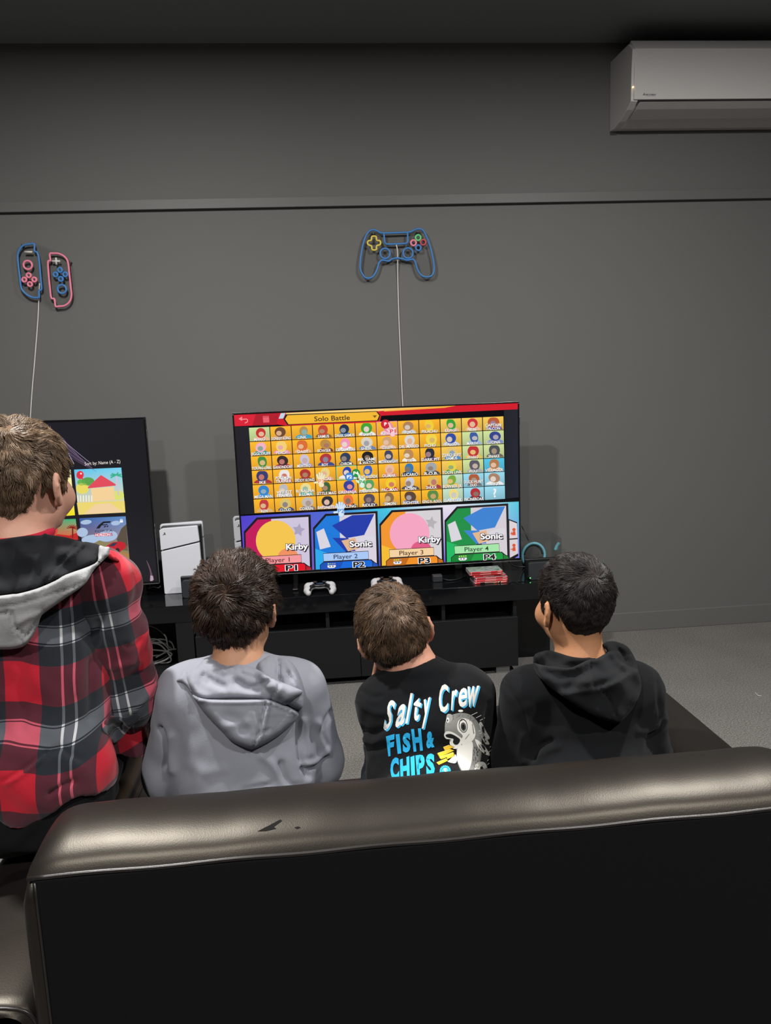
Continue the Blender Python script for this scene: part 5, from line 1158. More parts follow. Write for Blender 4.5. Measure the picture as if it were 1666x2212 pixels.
F.cone(chest3+A3(0, -.02, .02), neck3+A3(.0, 0, -.015), .09, .056, .04)
F.chain([sh3[0], el3[0], el3[0]+(wr3[0]-el3[0])*.42], [.060, .054, .048], .025); F.chain([sh3[1], el3[1], wr3[1]], [.062, .056, .04], .025)
F.cone(neck3+A3(0, .005, .07), neck3+A3(0, .0, .0), .046, .0475, .005, -1)
X, Fc = F.surface(2)
q3 = lambda L: zz(L, (730, 1230), 4.503)
X = folds(X, Fc, [(q3([(230, 1180), (330, 1240), (420, 1230)]), 6, .004, 'g'), (q3([(200, 1300), (330, 1380), (430, 1400)]), 8, .004, 'r'), (q3([(200, 1560), (330, 1600), (440, 1560)]), 7, .006, 'g'), (q3([(210, 1720), (320, 1760), (450, 1720)]), 7, .005, 'g'), (q3([(230, 1640), (330, 1680), (430, 1650)]), 7, .004, 'r'),
    (q3([(560, 920), (740, 880), (930, 860), (1020, 900)]), 2.5, .002, 'g'), (q3([(1480, 1300), (1450, 1500), (1480, 1700)]), 6, .005, 'g'), (q3([(700, 1000), (900, 960), (1100, 1000)]), 12, .003, 'r')], (.0016, 7, .08), 11)
mesh_np('sweatshirt', X, Fc, B3, p3); T3 = bvh(X, Fc)

# red and white sleeve stripe

puff('sleeve_stripe', q3([(205, 1775), (240, 1800), (238, 1900), (215, 1930), (205, 2050), (215, 2110), (180, 2110), (190, 2000), (200, 1900)]), cloth_mat('red_stripe', 'd02a2c', 900, .1), p3, [T3], None, .0015, .002, 3)
puff('sleeve_stripe', q3([(185, 1830), (210, 1800), (218, 1850), (195, 1930), (185, 1990), (172, 1960), (170, 1880)]), cloth_mat('white_stripe', 'cfc9c0', 900, .1), p3, [T3], None, .001, .002, 3)
# back print, laid on the cloth
M_prn = attr_mat('shirt_print', rough=.8, spec=.15)
prep_text([(c, .022, .28) for c in 'SaltyCrew']+[(c, .055, .0) for c in 'FISHCP&']+[('S', .03, 0.)])
class Print(Flat):
    def drop(s, name, tree, parent, off=.0012):
        V = np.array(s.V); t0 = depth_of(V, [tree]); D = np.array([ray(*p) for p in V]); Ln = np.linalg.norm(D, axis=1)
        P = CAM+D*(t0-(off+.00022*np.array(s.L))/Ln)[:, None]; return mesh(name, P, s.F, M_prn, parent, True, True, np.array(s.C))
    def glyph(s, ch, off, sh, quad, col, layer, dx=(0, 0)):
        """one letter stretched into a four-cornered cell (tl, tr, br, bl)"""
        V, T = _TXT[(ch, off, sh)]; lo, hi = V.min(0), V.max(0); tl, tr, br, bl = [np.array(p, float)+np.array(dx) for p in quad]
        UV = (V-lo)/(hi-lo); P = [(bl*(1-u)+br*u)*(1-v)+(tl*(1-u)+tr*u)*v for u, v in UV]
        P2 = np.array(P); T2_ = []                      # split long triangles so the print follows the cloth
        return s.add(P2, T, col, layer)
    def refine(s, mx=9.):
        V = [tuple(v) for v in s.V]; out = []; C = list(s.C); L = list(s.L); mid = {}
        def md(a, b):
            k = (min(a, b), max(a, b))
            if k not in mid: mid[k] = len(V); V.append(((V[a][0]+V[b][0])/2, (V[a][1]+V[b][1])/2)); C.append(C[a]); L.append(L[a])
            return mid[k]
        st = []
        for f in s.F: st += [(f[0], f[i], f[i+1]) for i in range(1, len(f)-1)]
        while st:
            a, b, c = st.pop(); l = [(math.dist(V[a], V[b]), 0), (math.dist(V[b], V[c]), 1), (math.dist(V[c], V[a]), 2)]; m_, i = max(l)
            if m_ < mx: out.append((a, b, c)); continue
            if i == 1: a, b, c = b, c, a
            elif i == 2: a, b, c = c, a, b
            k = md(a, b); st += [(a, k, c), (k, b, c)]
        s.V, s.C, s.L, s.F = V, C, L, out; return s
cells = [('S', (470, 1245, 562, 1285), (440, 1575, 530, 1540)), ('a', (575, 1330, 660, 1300), (558, 1545, 650, 1500)), ('l', (672, 1200, 730, 1205), (655, 1500, 712, 1490)), ('t', (735, 1215, 815, 1260), (742, 1478, 800, 1462)), ('y', (812, 1280, 900, 1240), (815, 1550, 905, 1530)),
         ('C', (975, 1110, 1072, 1120), (990, 1405, 1095, 1370)), ('r', (1090, 1190, 1165, 1160), (1100, 1370, 1150, 1360)), ('e', (1165, 1165, 1255, 1145), (1180, 1345, 1265, 1330)), ('w', (1262, 1140, 1375, 1130), (1268, 1340, 1362, 1325))]
# two dark scuffs worn into the leather of the sofa back
_so = CUSH; _M = Matrix.Translation(_so.parent.location) @ Matrix.Rotation(math.radians(.55), 4, 'Z') @ Matrix.Translation(-_so.parent.location)
_T = BVHTree.FromPolygons([tuple(_M @ v.co) for v in _so.data.vertices], [tuple(p.vertices) for p in _so.data.polygons])
for P_ in ([(556, 1796), (575, 1786), (606, 1770), (610, 1773), (592, 1786), (597, 1790), (575, 1795)], [(636, 1787), (645, 1785), (650, 1788), (641, 1791)]):
    f = Print(); f.poly(P_, '0b0a0a', 0); f.refine(); o = f.drop('scuff_mark', _T, _so.parent, .0004)
f = Print()
for ch, (a, b, c_, d_), (e_, g_, h_, i_) in cells:
    Q = q3([(a, b), (c_, d_), (h_, i_), (e_, g_)])
    for dx in ((1.2, .9), (2.2, 1.7), (3.0, 2.6)): f.glyph(ch, .022, .28, Q, '3f9fc8', 0, dx)
    f.glyph(ch, .022, .28, Q, 'cfccc5', 2)
f.refine().drop('print_lettering', T3, p3)
cells = [('F', (468, 1625, 552, 1600), (492, 1820, 540, 1810)), ('I', (562, 1605, 600, 1600), (582, 1795, 618, 1790)), ('S', (630, 1595, 708, 1585), (632, 1785, 706, 1775)), ('H', (712, 1555, 808, 1545), (738, 1775, 828, 1762)), ('&', (858, 1580, 940, 1570), (862, 1745, 940, 1730)),
         ('C', (508, 1845, 590, 1820), (515, 2060, 600, 2045)), ('H', (604, 1850, 695, 1815), (610, 2040, 700, 2035)), ('I', (706, 1825, 745, 1810), (716, 2030, 752, 2028)), ('P', (755, 1810, 845, 1795), (772, 2022, 845, 2015)), ('S', (856, 1795, 940, 1788), (862, 2010, 944, 2002))]
f = Print()
for ch, (a, b, c_, d_), (e_, g_, h_, i_) in cells: f.glyph(ch, .055, .0, q3([(a, b), (c_, d_), (h_, i_), (e_, g_)]), '2a9ccb', 1)
f.refine().drop('print_lettering', T3, p3)
# round badge with the initial
f = Print(); c = q3([(1045, 1960)])[0]
f.poly([(c[0]+(12.8 if k % 2 else 11)*math.cos(k*math.pi/18), c[1]+(12.8 if k % 2 else 11)*math.sin(k*math.pi/18)) for k in range(36)], '3aa3cf', 0); f.ell(c, 8.6, 8.6, '17181b', 1); f.ell(c, 7.8, 7.8, '3aa3cf', 2); f.text('S', c[0], c[1], 11, 'd9e6ea', 3, .03, 0.)
f.refine().drop('print_badge', T3, p3)
# the printed fish with its chips
f = Print(); S = lambda L, n=4: spline(q3(L), n, True)
W_, K_, Gy, Yl = 'd6d4cd', '1a1b1d', '7d7d79', 'd3ae2f'
f.poly(S([(1390, 1480), (1440, 1570), (1478, 1640), (1460, 1660), (1475, 1700), (1440, 1700), (1400, 1640), (1360, 1560)]), 'b9b7b0', 0)           # back fin
f.poly(S([(1050, 1470), (1100, 1420), (1200, 1395), (1300, 1420), (1370, 1500), (1395, 1600), (1400, 1720), (1390, 1850), (1350, 1960), (1260, 2020), (1200, 1960), (1160, 1860), (1150, 1740), (1090, 1700), (1085, 1640), (1045, 1620), (1040, 1560)]), Gy, 1)   # head and back
f.poly(S([(1060, 1420), (1080, 1405), (1110, 1415), (1120, 1450), (1080, 1500), (1055, 1480)]), '8f8f8a', 2); f.ell(q3([(1070, 1465)])[0], 3, 5.5, W_, 3); f.ell(q3([(1068, 1468)])[0], 1.3, 2.6, K_, 4)
f.ell(q3([(1195, 1376)])[0], 5.5, 2.6, W_, 2)
f.poly(S([(1170, 1480), (1225, 1448), (1300, 1480), (1335, 1560), (1330, 1640), (1260, 1700), (1190, 1690), (1215, 1620), (1165, 1560)]), W_, 2)     # cheek
f.ell(q3([(1220, 1520)])[0], 9.5, 15, K_, 3, -.15); f.ell(q3([(1220, 1522)])[0], 8, 13, W_, 4, -.15); f.ell(q3([(1222, 1530)])[0], 6, 9.5, '55554f', 5, -.15); f.ell(q3([(1222, 1532)])[0], 3.4, 6, K_, 6, -.15)
f.poly(S([(1035, 1600), (1060, 1575), (1120, 1585), (1190, 1630), (1215, 1660), (1190, 1720), (1150, 1745), (1110, 1735), (1088, 1690), (1100, 1655), (1060, 1650), (1038, 1630)]), W_, 3)   # lips
f.poly(S([(1052, 1608), (1100, 1600), (1160, 1630), (1190, 1660), (1170, 1700), (1140, 1705), (1120, 1680), (1125, 1650), (1085, 1640), (1055, 1628)]), K_, 4)   # mouth
f.poly(S([(1180, 1720), (1250, 1690), (1310, 1680), (1310, 1780), (1300, 1880), (1270, 1960), (1240, 1990), (1190, 1920), (1160, 1840), (1160, 1760)]), W_, 3)      # belly
f.poly(S([(1335, 1650), (1400, 1690), (1450, 1750), (1485, 1815), (1440, 1800), (1400, 1770), (1360, 1720)]), W_, 3)        # side fin
f.poly(S([(1340, 1900), (1400, 1870), (1445, 1900), (1458, 1990), (1425, 1995), (1415, 1930), (1390, 1920), (1370, 2000), (1330, 2000)]), 'c4c2bb', 2)     # tail
f.poly(S([(1250, 1995), (1290, 1965), (1340, 1975), (1345, 2010), (1260, 2020)]), W_, 4); f.poly(S([(1120, 1820), (1145, 1800), (1160, 1850), (1140, 1885), (1070, 1870), (1090, 1850)]), W_, 4)
for a, b in (((1400, 1690), (1470, 1800)), ((1385, 1700), (1440, 1780)), ((1370, 1700), (1410, 1760)), ((1400, 1520), (1430, 1600)), ((1395, 1560), (1440, 1650)), ((1400, 1600), (1450, 1690)), ((1385, 1930), (1420, 1900)), ((1400, 1960), (1430, 1930)), ((1180, 1490), (1205, 1462)), ((1310, 1500), (1325, 1600)), ((1280, 1600), (1240, 1650))): f.line(q3([a, b]), .8, '3a3a38', 7)
rnd = random.Random(4)
for k in range(34):
    x, y = rnd.uniform(1318, 1388), rnd.uniform(1700, 1930)
    if x < 1388-(y-1700)*.12: f.line(q3([(x, y), (x+4, y+16)]), .9, '43433f', 7)
for k in range(22):
    x, y = rnd.uniform(1110, 1340), rnd.uniform(1410, 1470); f.line(q3([(x, y), (x+8, y+5)]), .8, '50504c', 7)
for P_ in ([(1020, 1730), (1085, 1705), (1135, 1730), (1040, 1765)], [(960, 1790), (1100, 1745), (1140, 1760), (985, 1830)], [(980, 1830), (1130, 1775), (1140, 1800), (1000, 1850)], [(955, 1880), (1060, 1835), (1075, 1860), (980, 1905)], [(1055, 1815), (1130, 1780), (1135, 1815), (1060, 1850)]):
    f.poly(q3(P_), '3c3010', 5); c = np.mean(P_, 0); f.poly(q3([tuple(np.array(p)*.9+c*.1) for p in P_]), Yl, 6); f.line(q3([tuple(np.array(P_[0])*.85+c*.15), tuple(np.array(P_[1])*.85+c*.15)]), 1.4, 'ecd066', 7)
for a, b in (((1300, 1418), (1358, 1390)), ((1345, 1445), (1395, 1418)), ((1382, 1470), (1432, 1443)), ((1480, 1730), (1490, 1722)), ((1455, 1790), (1500, 1750)), ((1440, 1875), (1490, 1830)), ((1455, 1900), (1500, 1860))): f.line(q3([a, b]), 1.4, 'b8b6af', 0)
f.poly(q3([(1130, 2000), (1150, 2020), (1145, 2030), (1134, 2022)]), 'a8a69f', 0)
f.refine().drop('print_fish', T3, p3)
hc3 = lambda L: (np.tile(col3('574434'), (len(L), 1)),)*2
hair(H3, p3, zl_std(-.070, -.012, .070), lambda x, y, z: np.interp(z, [-.075, -.05, -.02, .05, .1], [.001, .004, .010, .011, .011]), 17500, (857, 1287),
     lambda L: np.interp(L[:, 2], [-.075, -.05, .0, .1], [.006, .013, .024, .026]), hc3, mat('hair_mid_brown', '574434', .9, spec=.1), .24, .5, .0008, 3, .0015, .1, .35)

# ================================================================== boy in black hoodie
H4 = Head(1240, 1308, 1.655, -19, 2, 0, .95)
p4 = thing('person', 'black-haired boy in black hoodie seated by the sofa arm', 'person', (.6, 1.55, 0))
SK4 = skin_mat('skin_tan', 'b27f5c'); B4 = cloth_mat('faded_black_fleece', '17181a', 1100, .25)
neck4 = A3(*atY(1255, 1442, 1.63)); chest4 = A3(*atY(1262, 1560, 1.62)); pel4 = A3(.57, 1.50, .50)
sh4 = [A3(*atY(1140, 1500, 1.61)), A3(*atY(1375, 1490, 1.61))]; el4 = [A3(*atY(1118, 1650, 1.65)), A3(*atY(1392, 1640, 1.66))]; wr4 = [A3(.47, 1.88, .575), A3(.66, 1.88, .575)]
hip4 = [A3(.49, 1.52, .485), A3(.64, 1.52, .485)]; kn4 = [A3(.48, 2.0, .47), A3(.67, 2.0, .47)]; an4 = [A3(.48, 2.08, .08), A3(.67, 2.08, .08)]
body(p4, H4, neck4, .048, chest4, pel4, sh4, el4, wr4, hip4, kn4, an4, SK4, [((.3, 1, -.1), (.1, 0, -1), .5), ((-.3, 1, -.1), (-.1, 0, -1), .5)], 1.18)
eyes(H4, p4); trousers(p4, hip4, kn4, an4, M_trous)
F = Field(A3(.30, 1.38, .42), A3(.88, 1.98, .93), .0046)
F.ell(chest4+A3(.0, -.005, .03), (.150, .105, .115), None, .05); F.ell(chest4+A3(-.005, -.03, -.10), (.150, .105, .15), None, .05); F.ell(A3(.565, 1.48, .53), (.165, .115, .12), None, .05)
F.cone(neck4+A3(0, 0, -.03), sh4[0]+A3(.02, 0, .0), .060, .060, .04); F.cone(neck4+A3(0, 0, -.03), sh4[1]+A3(-.02, 0, .0), .060, .060, .04)
for i in (0, 1): F.chain([sh4[i], el4[i], wr4[i]], [.062, .062, .045], .025)
F.cone(neck4+A3(0, .0, .06), neck4+A3(0, .0, .0), .047, .049, .006, -1)
X, Fc = F.surface(2); q4 = lambda L: zz(L, (1050, 1180), 4.005)
X = folds(X, Fc, [(q4([(150, 1180), (240, 1300), (320, 1450), (360, 1650)]), 7, .005, 'g'), (q4([(420, 1840), (450, 1740), (560, 1680)]), 6, .009, 'g'), (q4([(330, 1640), (300, 1780), (340, 1860)]), 9, .008, 'r'), (q4([(430, 1880), (500, 1790), (620, 1740)]), 9, .005, 'r'), (q4([(1540, 1540), (1500, 1600), (1420, 1640)]), 6, .007, 'g'), (q4([(1480, 1560), (1400, 1600), (1320, 1600)]), 8, .004, 'r'), (q4([(1490, 1180), (1500, 1350), (1520, 1480)]), 6, .004, 'g'), (q4([(700, 1600), (900, 1640), (1100, 1620)]), 16, .003, 'r')], (.0016, 8, .08), 21)
mesh_np('hoodie', X, Fc, B4, p4); T4 = bvh(X, Fc)
o, _ = puff('hood_collar', q4([(412, 990), (425, 935), (480, 912), (545, 900), (620, 918), (720, 950), (820, 965), (900, 960), (1000, 935), (1045, 905), (1005, 855), (1060, 822), (1140, 828), (1225, 868), (1285, 960), (1310, 1060), (1200, 1130), (960, 1120), (700, 1100), (480, 1080)]), B4, p4, None,
    NY([(1160, 1425, 1.57), (1185, 1408, 1.60), (1210, 1412, 1.605), (1255, 1422, 1.575), (1300, 1410, 1.61), (1335, 1388, 1.64), (1365, 1405, 1.62), (1375, 1445, 1.57), (1290, 1455, 1.53), (1200, 1450, 1.54)]), .002, .014, 12,
    [(q4([(540, 905), (560, 980), (640, 1020), (760, 1030)]), 5, .008, 'g'), (q4([(1140, 880), (1180, 930), (1200, 990)]), 4, .010, 'g'), (q4([(700, 990), (860, 980), (1000, 950), (1100, 880), (1180, 880)]), 5, .006, 'r')], back=.04)
o, Th4 = puff('hood', q4([(408, 985), (430, 1012), (560, 1040), (720, 1052), (800, 1025), (880, 985), (960, 970), (1080, 905), (1160, 920), (1210, 1000), (1235, 940), (1285, 960), (1318, 1060), (1345, 1190), (1325, 1300), (1260, 1420), (1190, 1500), (1150, 1528), (1060, 1512), (950, 1472), (820, 1402), (640, 1285), (520, 1192), (430, 1085)]), B4, p4, None,
    NY([(1155, 1430, 1.555), (1190, 1440, 1.53), (1235, 1443, 1.515), (1275, 1425, 1.53), (1320, 1410, 1.56), (1370, 1420, 1.575), (1382, 1470, 1.53), (1370, 1530, 1.49), (1340, 1558, 1.475), (1300, 1548, 1.465), (1230, 1515, 1.475), (1175, 1475, 1.505), (1270, 1480, 1.475), (1330, 1480, 1.475)]), .002, .018, 14,
    [(q4([(430, 1015), (560, 1042), (720, 1055), (880, 990), (960, 972)]), 5, .008, 'r'), (q4([(900, 1000), (920, 1100), (940, 1225)]), 2.6, .008, 'g'), (q4([(670, 1275), (820, 1262), (985, 1238)]), 6, .010, 'r'), (q4([(700, 1250), (760, 1180), (870, 1090)]), 10, .012, 'g'), (q4([(990, 1235), (1120, 1190), (1230, 1120)]), 6, .010, 'r'), (q4([(960, 1210), (1080, 1160), (1190, 1090)]), 8, .012, 'g'),
     (q4([(995, 1240), (1070, 1330), (1110, 1420), (1140, 1490)]), 2.8, .008, 'g'), (q4([(1250, 1380), (1310, 1250), (1350, 1170)]), 3.5, .007, 'g'), (q4([(560, 1100), (680, 1130), (800, 1090)]), 9, .006, 'g'), (q4([(620, 1180), (760, 1170), (880, 1180)]), 8, .004, 'r'), (q4([(1080, 920), (1130, 1000), (1180, 1040)]), 5, .007, 'r'), (q4([(950, 1050), (1030, 1100), (1120, 1060)]), 8, .005, 'g')], back=.045)
hc4 = lambda L: (np.tile(col3('2b2523'), (len(L), 1)),)*2
hair(H4, p4, zl_std(-.098, -.02, .072), lambda x, y, z: np.interp(z, [-.098, -.06, -.01, .06, .1], [.0012, .003, .006, .010, .012]), 19000, (1287, 1243),
     lambda L: np.interp(L[:, 2], [-.08, -.04, .03, .07, .11], [.004, .008, .013, .021, .024]), hc4, mat('hair_black', '2b2523', .9, spec=.1), .3, .6, .0007, 4, .0012, .05, .3, .6)
# ================================================================== boy in red plaid jacket, perched on the sofa arm
q1 = lambda L: zz(L, (0, 1130), 4.9); r1 = lambda L: zz(L, (0, 1280), 4.253)
H1 = Head(46, 1046, 1.555, 19, 0, 0, 1.04)
p1 = thing('person', 'boy in red plaid hooded jacket perched on the sofa arm', 'person', (-.60, 1.45, 0))
SK1 = skin_mat('skin_rosy', 'bd8f7b')
neck1 = A3(*atY(38, 1190, 1.52)); chest1 = A3(*atY(70, 1380, 1.52)); pel1 = A3(-.60, 1.45, .69)
sh1 = [A3(neck1[0]-.135, 1.53, 1.115), A3(*atY(222, 1262, 1.53))]; el1 = [A3(neck1[0]-.20, 1.57, .88), A3(*atY(272, 1500, 1.57))]; wr1 = [A3(neck1[0]-.10, 1.70, .78), A3(*atY(262, 1590, 1.66))]
hip1 = [A3(-.68, 1.44, .68), A3(-.53, 1.44, .68)]; kn1 = [A3(-.72, 1.86, .60), A3(-.56, 1.98, .66)]; an1 = [A3(-.76, 2.02, .10), A3(-.56, 2.13, .22)]
body(p1, H1, neck1, .053, chest1, pel1, sh1, el1, wr1, hip1, kn1, an1, SK1, [((.2, .7, -.7), (1, 0, -.2), .5), ((-.35, .7, -.6), (-1, 0, -.2), .5)], 1.1)
eyes(H1, p1); trousers(p1, hip1, kn1, an1, cloth_mat('black_track_pants', '121214', 700, .2), .085, (.17, .125, .12))
def plaid():
    """woven check from the cloth's own u,v: warp and weft bands averaged like a twill"""
    m = bpy.data.materials.new('red_plaid_flannel'); m.use_nodes = True; nt = m.node_tree; b = nt.nodes['Principled BSDF']; b.inputs['Roughness'].default_value = .9; b.inputs['Specular IOR Level'].default_value = .1; b.inputs['Sheen Weight'].default_value = .2
    a = nt.nodes.new('ShaderNodeAttribute'); a.attribute_name = 'weave'; sp = nt.nodes.new('ShaderNodeSeparateXYZ'); nt.links.new(a.outputs['Vector'], sp.inputs[0])
    outs = []
    RED, BLK, WHT = lin('a81c2b')+(1,), lin('20242a')+(1,), lin('babcbe')+(1,)
    ramps = [[(0, RED), (.40, BLK), (.625, WHT), (.652, BLK), (.745, WHT), (.772, BLK), (.999, RED)],
             [(0, RED), (.41, BLK), (.585, WHT), (.598, BLK), (.612, WHT), (.765, BLK), (.779, WHT), (.792, BLK), (.999, RED)]]
    for i in (0, 1):
        fr = nt.nodes.new('ShaderNodeMath'); fr.operation = 'FRACT'; nt.links.new(sp.outputs[i], fr.inputs[0])
        r = nt.nodes.new('ShaderNodeValToRGB'); r.color_ramp.interpolation = 'CONSTANT'; el = r.color_ramp.elements
        for k, (p, c) in enumerate(ramps[i]):
            e = el[k] if k < 2 else el.new(p); e.position = p; e.color = c
        nt.links.new(fr.outputs[0], r.inputs[0]); outs.append(r)
    mx = nt.nodes.new('ShaderNodeMix'); mx.data_type = 'RGBA'; mx.blend_type = 'MULTIPLY'; mx.inputs[0].default_value = 1.; gm = nt.nodes.new('ShaderNodeGamma'); gm.inputs[1].default_value = .5
    nt.links.new(outs[0].outputs[0], mx.inputs[6]); nt.links.new(outs[1].outputs[0], mx.inputs[7]); nt.links.new(mx.outputs[2], gm.inputs[0]); nt.links.new(gm.outputs[0], b.inputs['Base Color'])
    tc = nt.nodes.new('ShaderNodeTexCoord'); n = nt.nodes.new('ShaderNodeTexNoise'); n.inputs['Scale'].default_value = 900; nt.links.new(tc.outputs['Object'], n.inputs['Vector'])
    bp = nt.nodes.new('ShaderNodeBump'); bp.inputs['Strength'].default_value = .2; bp.inputs['Distance'].default_value = .005; nt.links.new(n.outputs['Fac'], bp.inputs['Height']); nt.links.new(bp.outputs[0], b.inputs['Normal'])
    return m
M_plaid = plaid(); G1 = cloth_mat('grey_marl_fleece', '8d8d8e', 700, .25, noise=(160, .12)); L1 = cloth_mat('black_hood_lining', '1a1b1e', 900, .2)
PU, PV = .150, .178                              # repeat of the check across and down, metres
cen = A3(*atY(52, 1470, 1.52))
u0 = atY(22, 1470, 1.42)[0]; v0 = atY(60, 1512, 1.42)[2]
# jacket body
F = Field(A3(chest1[0]-.28, 1.28, .58), A3(chest1[0]+.26, 1.80, 1.20), .0046)
F.ell(chest1+A3(-.02, -.005, .05), (.152, .105, .13), None, .05); F.ell(chest1+A3(-.01, -.02, -.10), (.158, .112, .16), None, .05); F.ell(A3(-.60, 1.44, .74), (.172, .122, .13), None, .05); F.cone(A3(*atY(238, 1470, 1.56)), A3(*atY(268, 1625, 1.60)), .035, .055, .05)
F.cone(neck1+A3(0, 0, -.03), sh1[0]+A3(.02, 0, 0), .06, .06, .04); F.cone(neck1+A3(0, 0, -.03), sh1[1]+A3(-.03, 0, 0), .06, .058, .04)
F.cone(neck1+A3(0, .0, .06), neck1+A3(0, .0, .0), .050, .052, .006, -1)
F.cut(lambda x, y, z: (.703+.016*np.sin(x*38+1.)-z)+0*y)
X, Fc = F.surface(2)
X = folds(X, Fc, [(r1([(840, 640), (850, 900), (840, 1150)]), 9, .006, 'g'), (r1([(700, 300), (740, 600), (720, 900)]), 14, .004, 'r'), (r1([(60, 1740), (250, 1620), (420, 1480)]), 6, .005, 's'), (r1([(460, 1850), (620, 1760), (680, 1740)]), 6, .007, 'g'), (r1([(430, 1500), (560, 1420), (640, 1480), (740, 1530)]), 8, .005, 'g'), (r1([(180, 500), (220, 900), (200, 1250)]), 14, .004, 'g')], (.0025, 8, .09), 31)
U = (X[:, 0]-u0)/PU; Vv = (v0-X[:, 2]+.012*np.sin(X[:, 0]*30+.7))/PV+.41
mesh_np('jacket', X, Fc, M_plaid, p1, attrs={'weave': np.stack([U, Vv, 0*U], 1)}); T1 = bvh(X, Fc)
# sleeves: the check runs along the arm
def sleeve(sh, el, wr, side):
    pts = [sh+A3(-.03*side, 0, .0), sh, el, wr]; lo = np.min(pts, 0)-.12; hi = np.max(pts, 0)+.12
    F = Field(lo, hi, .0046); F.chain([sh+A3(-.03*side, 0, .005), sh, sh*.5+el*.5, el, wr], [.060, .064, .064, .064, .046], .03); X, Fc = F.surface(2)
    X = folds(X, Fc, [(r1([(960, 560), (1000, 760), (960, 1000)]), 8, .008, 'g'), (r1([(880, 300), (900, 430), (830, 560)]), 9, .008, 'g'), (r1([(1000, 700), (1150, 660), (1280, 640)]), 7, .004, 'r'), (r1([(1150, 480), (1200, 500), (1300, 440)]), 6, .004, 'g'), (r1([(1240, 1080), (1330, 980), (1390, 850)]), 7, .006, 'r')] if side > 0 else [], (.003, 8, .07), 33)
    ax_ = el-sh; Ln = np.linalg.norm(ax_); ax_ /= Ln; fo = wr-el; Lf = np.linalg.norm(fo); fo /= Lf
    t1 = (X-sh)@ax_; t2 = Ln+(X-el)@fo; d1 = np.linalg.norm(X-sh-np.clip(t1, -.06, Ln)[:, None]*ax_, axis=1); d2 = np.linalg.norm(X-el-np.clip((X-el)@fo, 0, Lf)[:, None]*fo, axis=1)
    s_ = np.where(d1 < d2, t1, t2); s_ = np.minimum(s_, np.where(t1 < Ln*.8, t1, s_))
    ex = np.cross(ax_, A3(0, 1, 0)); ex /= np.linalg.norm(ex); ey = np.cross(ex, ax_); R_ = X-sh-np.clip(t1, -.06, Ln)[:, None]*ax_
    an = np.arctan2(R_@ex*(1), -(R_@ey)); U = an*.064/PU+.62; Vv = (s_-.06)/PV+.73
    o = mesh_np('jacket_sleeve', X, Fc, M_plaid, p1, attrs={'weave': np.stack([U, Vv, 0*U], 1)}); return bvh(X, Fc)
Ts = sleeve(sh1[1], el1[1], wr1[1], 1); sleeve(sh1[0], el1[0], wr1[0], -1)
# pocket flap by the wrist, cuff
o, _ = puff('sleeve_cuff', r1([(935, 1200), (1000, 1130), (1150, 1145), (1250, 1105), (1292, 1150), (1200, 1240), (1110, 1345), (1045, 1385), (1000, 1330), (940, 1275)]), M_plaid, p1, [Ts, T1], None, .004, .010, 5, [(r1([(1000, 1280), (1120, 1200), (1240, 1150)]), 4, .004, 'g')])
co = np.array([v.co[:] for v in o.data.vertices]); at_ = o.data.attributes.new('weave', 'FLOAT_VECTOR', 'POINT')
w_ = np.stack([(co[:, 0]-co[:, 0].mean()+.3*(co[:, 2]-co[:, 2].mean()))/PU+.66, (co[:, 2].mean()-co[:, 2])/PV+.56, 0*co[:, 0]], 1).astype(np.float32); at_.data.foreach_set('vector', w_.ravel())

# red shirt collar, black hood lining, grey hood edge
Rd = cloth_mat('red_tee', 'a81c34', 800, .1)
ring = [neck1+A3(.062*math.cos(a), .062*math.sin(a), .031+.004*math.sin(a)) for a in np.linspace(0, 2*math.pi, 32, endpoint=False)]
tube('tee_collar', ring, .010, Rd, p1, 8, True)
dC = NY([(-60, 1165, 1.46), (0, 1163, 1.455), (60, 1158, 1.46), (95, 1153, 1.48), (150, 1163, 1.49), (190, 1172, 1.49), (235, 1182, 1.485), (225, 1205, 1.455), (200, 1220, 1.44), (120, 1255, 1.405), (60, 1278, 1.395), (0, 1287, 1.39), (-60, 1290, 1.39), (60, 1210, 1.425), (-20, 1220, 1.42), (140, 1205, 1.445)])
puff('hood_lining', q1([(-330, 200), (-150, 178), (0, 172), (150, 150), (300, 132), (430, 128), (475, 108), (530, 125), (700, 150), (860, 195), (930, 200), (1060, 238), (1060, 330), (1010, 420), (800, 520), (590, 612), (400, 692), (200, 745), (0, 770), (-330, 800)]), L1, p1, None, dC, .001, .012, 9,
     [(q1([(480, 110), (420, 300), (300, 700)]), 7, .006, 'r'), (q1([(500, 640), (640, 440), (860, 220)]), 5, .006, 's'), (q1([(170, 300), (180, 500), (150, 720)]), 5, .004, 'g')], back=.05)
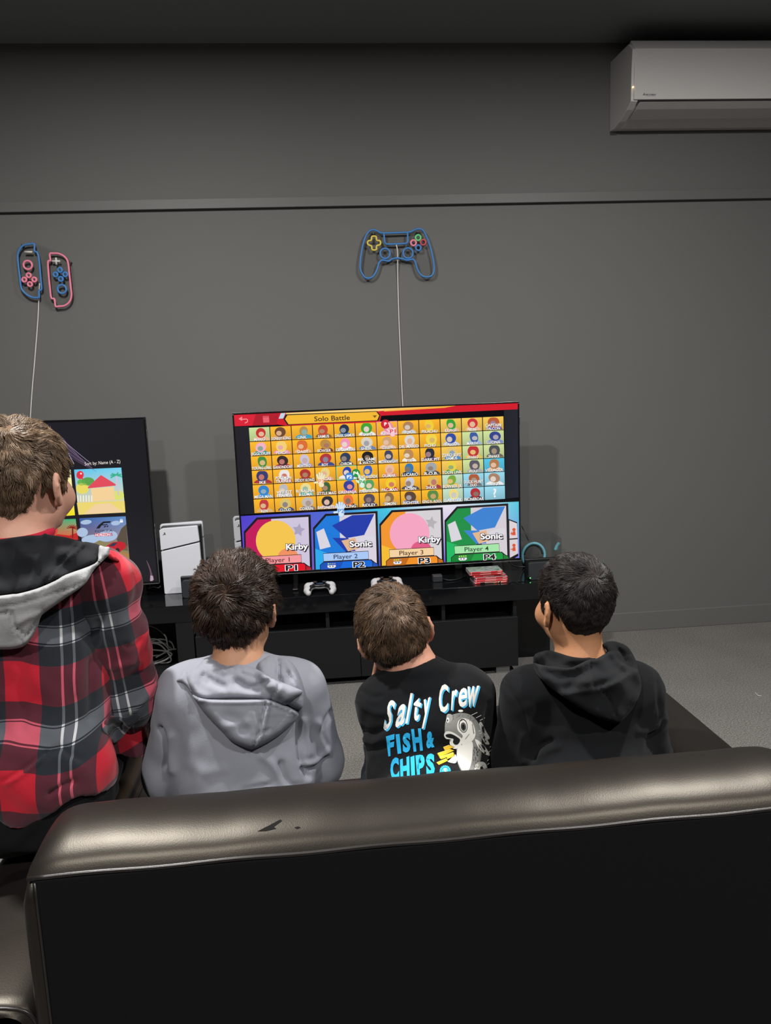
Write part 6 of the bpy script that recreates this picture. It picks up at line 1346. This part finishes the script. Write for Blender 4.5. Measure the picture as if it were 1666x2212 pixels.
dG = NY([(-60, 1295, 1.375), (0, 1290, 1.375), (60, 1275, 1.38), (120, 1255, 1.39), (205, 1218, 1.43), (236, 1185, 1.475), (233, 1200, 1.46), (180, 1270, 1.41), (140, 1300, 1.40), (95, 1330, 1.395), (80, 1365, 1.395), (40, 1400, 1.395), (-60, 1405, 1.395), (20, 1340, 1.385), (80, 1300, 1.385)])
puff('hood', q1([(-330, 800), (0, 768), (130, 752), (200, 745), (400, 690), (590, 608), (700, 545), (1005, 428), (1040, 330), (1052, 240), (1110, 250), (1160, 258), (1152, 335), (1090, 400), (1000, 490), (890, 655), (700, 790), (480, 945), (430, 1000), (390, 1120), (280, 1285), (150, 1330), (0, 1338), (-330, 1345)]), G1, p1, None, dG, .002, .016, 8,
     [(q1([(-300, 800), (0, 775), (200, 752), (400, 697), (590, 615), (700, 552), (1000, 440)]), 2.0, .004, 'r'), (q1([(-300, 920), (0, 890), (250, 850), (500, 770), (750, 690), (900, 610)]), 2.2, .005, 'g'), (q1([(130, 950), (150, 1080), (250, 1180), (280, 1200), (370, 1080), (430, 1000)]), 3.5, .007, 'g'), (q1([(110, 960), (130, 1100), (200, 1220), (270, 1280)]), 1.8, .004, 'g'), (q1([(-100, 960), (60, 965), (80, 930)]), 4, .006, 'g'), (q1([(200, 1050), (300, 1000), (420, 960)]), 8, .007, 'r'), (q1([(430, 700), (440, 730), (425, 770)]), 2.5, .003, 'g')], back=.04)
puff('jacket_collar_edge', q1([(1150, 325), (1200, 345), (1250, 375), (1262, 405), (1215, 400), (1140, 365)]), cloth_mat('red_facing', 'b5303a', 900, .1), p1, None, NY([(236, 1198, 1.475), (255, 1208, 1.50), (245, 1205, 1.48)]), .002, .006, 3, back=.03)
hc1 = lambda L: (np.tile(col3('655240'), (len(L), 1)),)*2
hair(H1, p1, zl_std(-.074, -.016, .070), lambda x, y, z: np.interp(z, [-.08, -.05, -.01, .05, .1], [.001, .004, .008, .010, .011]), 17500, (20, 925),
     lambda L: np.interp(L[:, 2], [-.08, -.04, .03, .07, .11], [.007, .014, .020, .023, .023]), hc1, mat('hair_light_brown', '655240', .9, spec=.1), .32, .5, .0008, 6, .0015, .1, .35, .3)
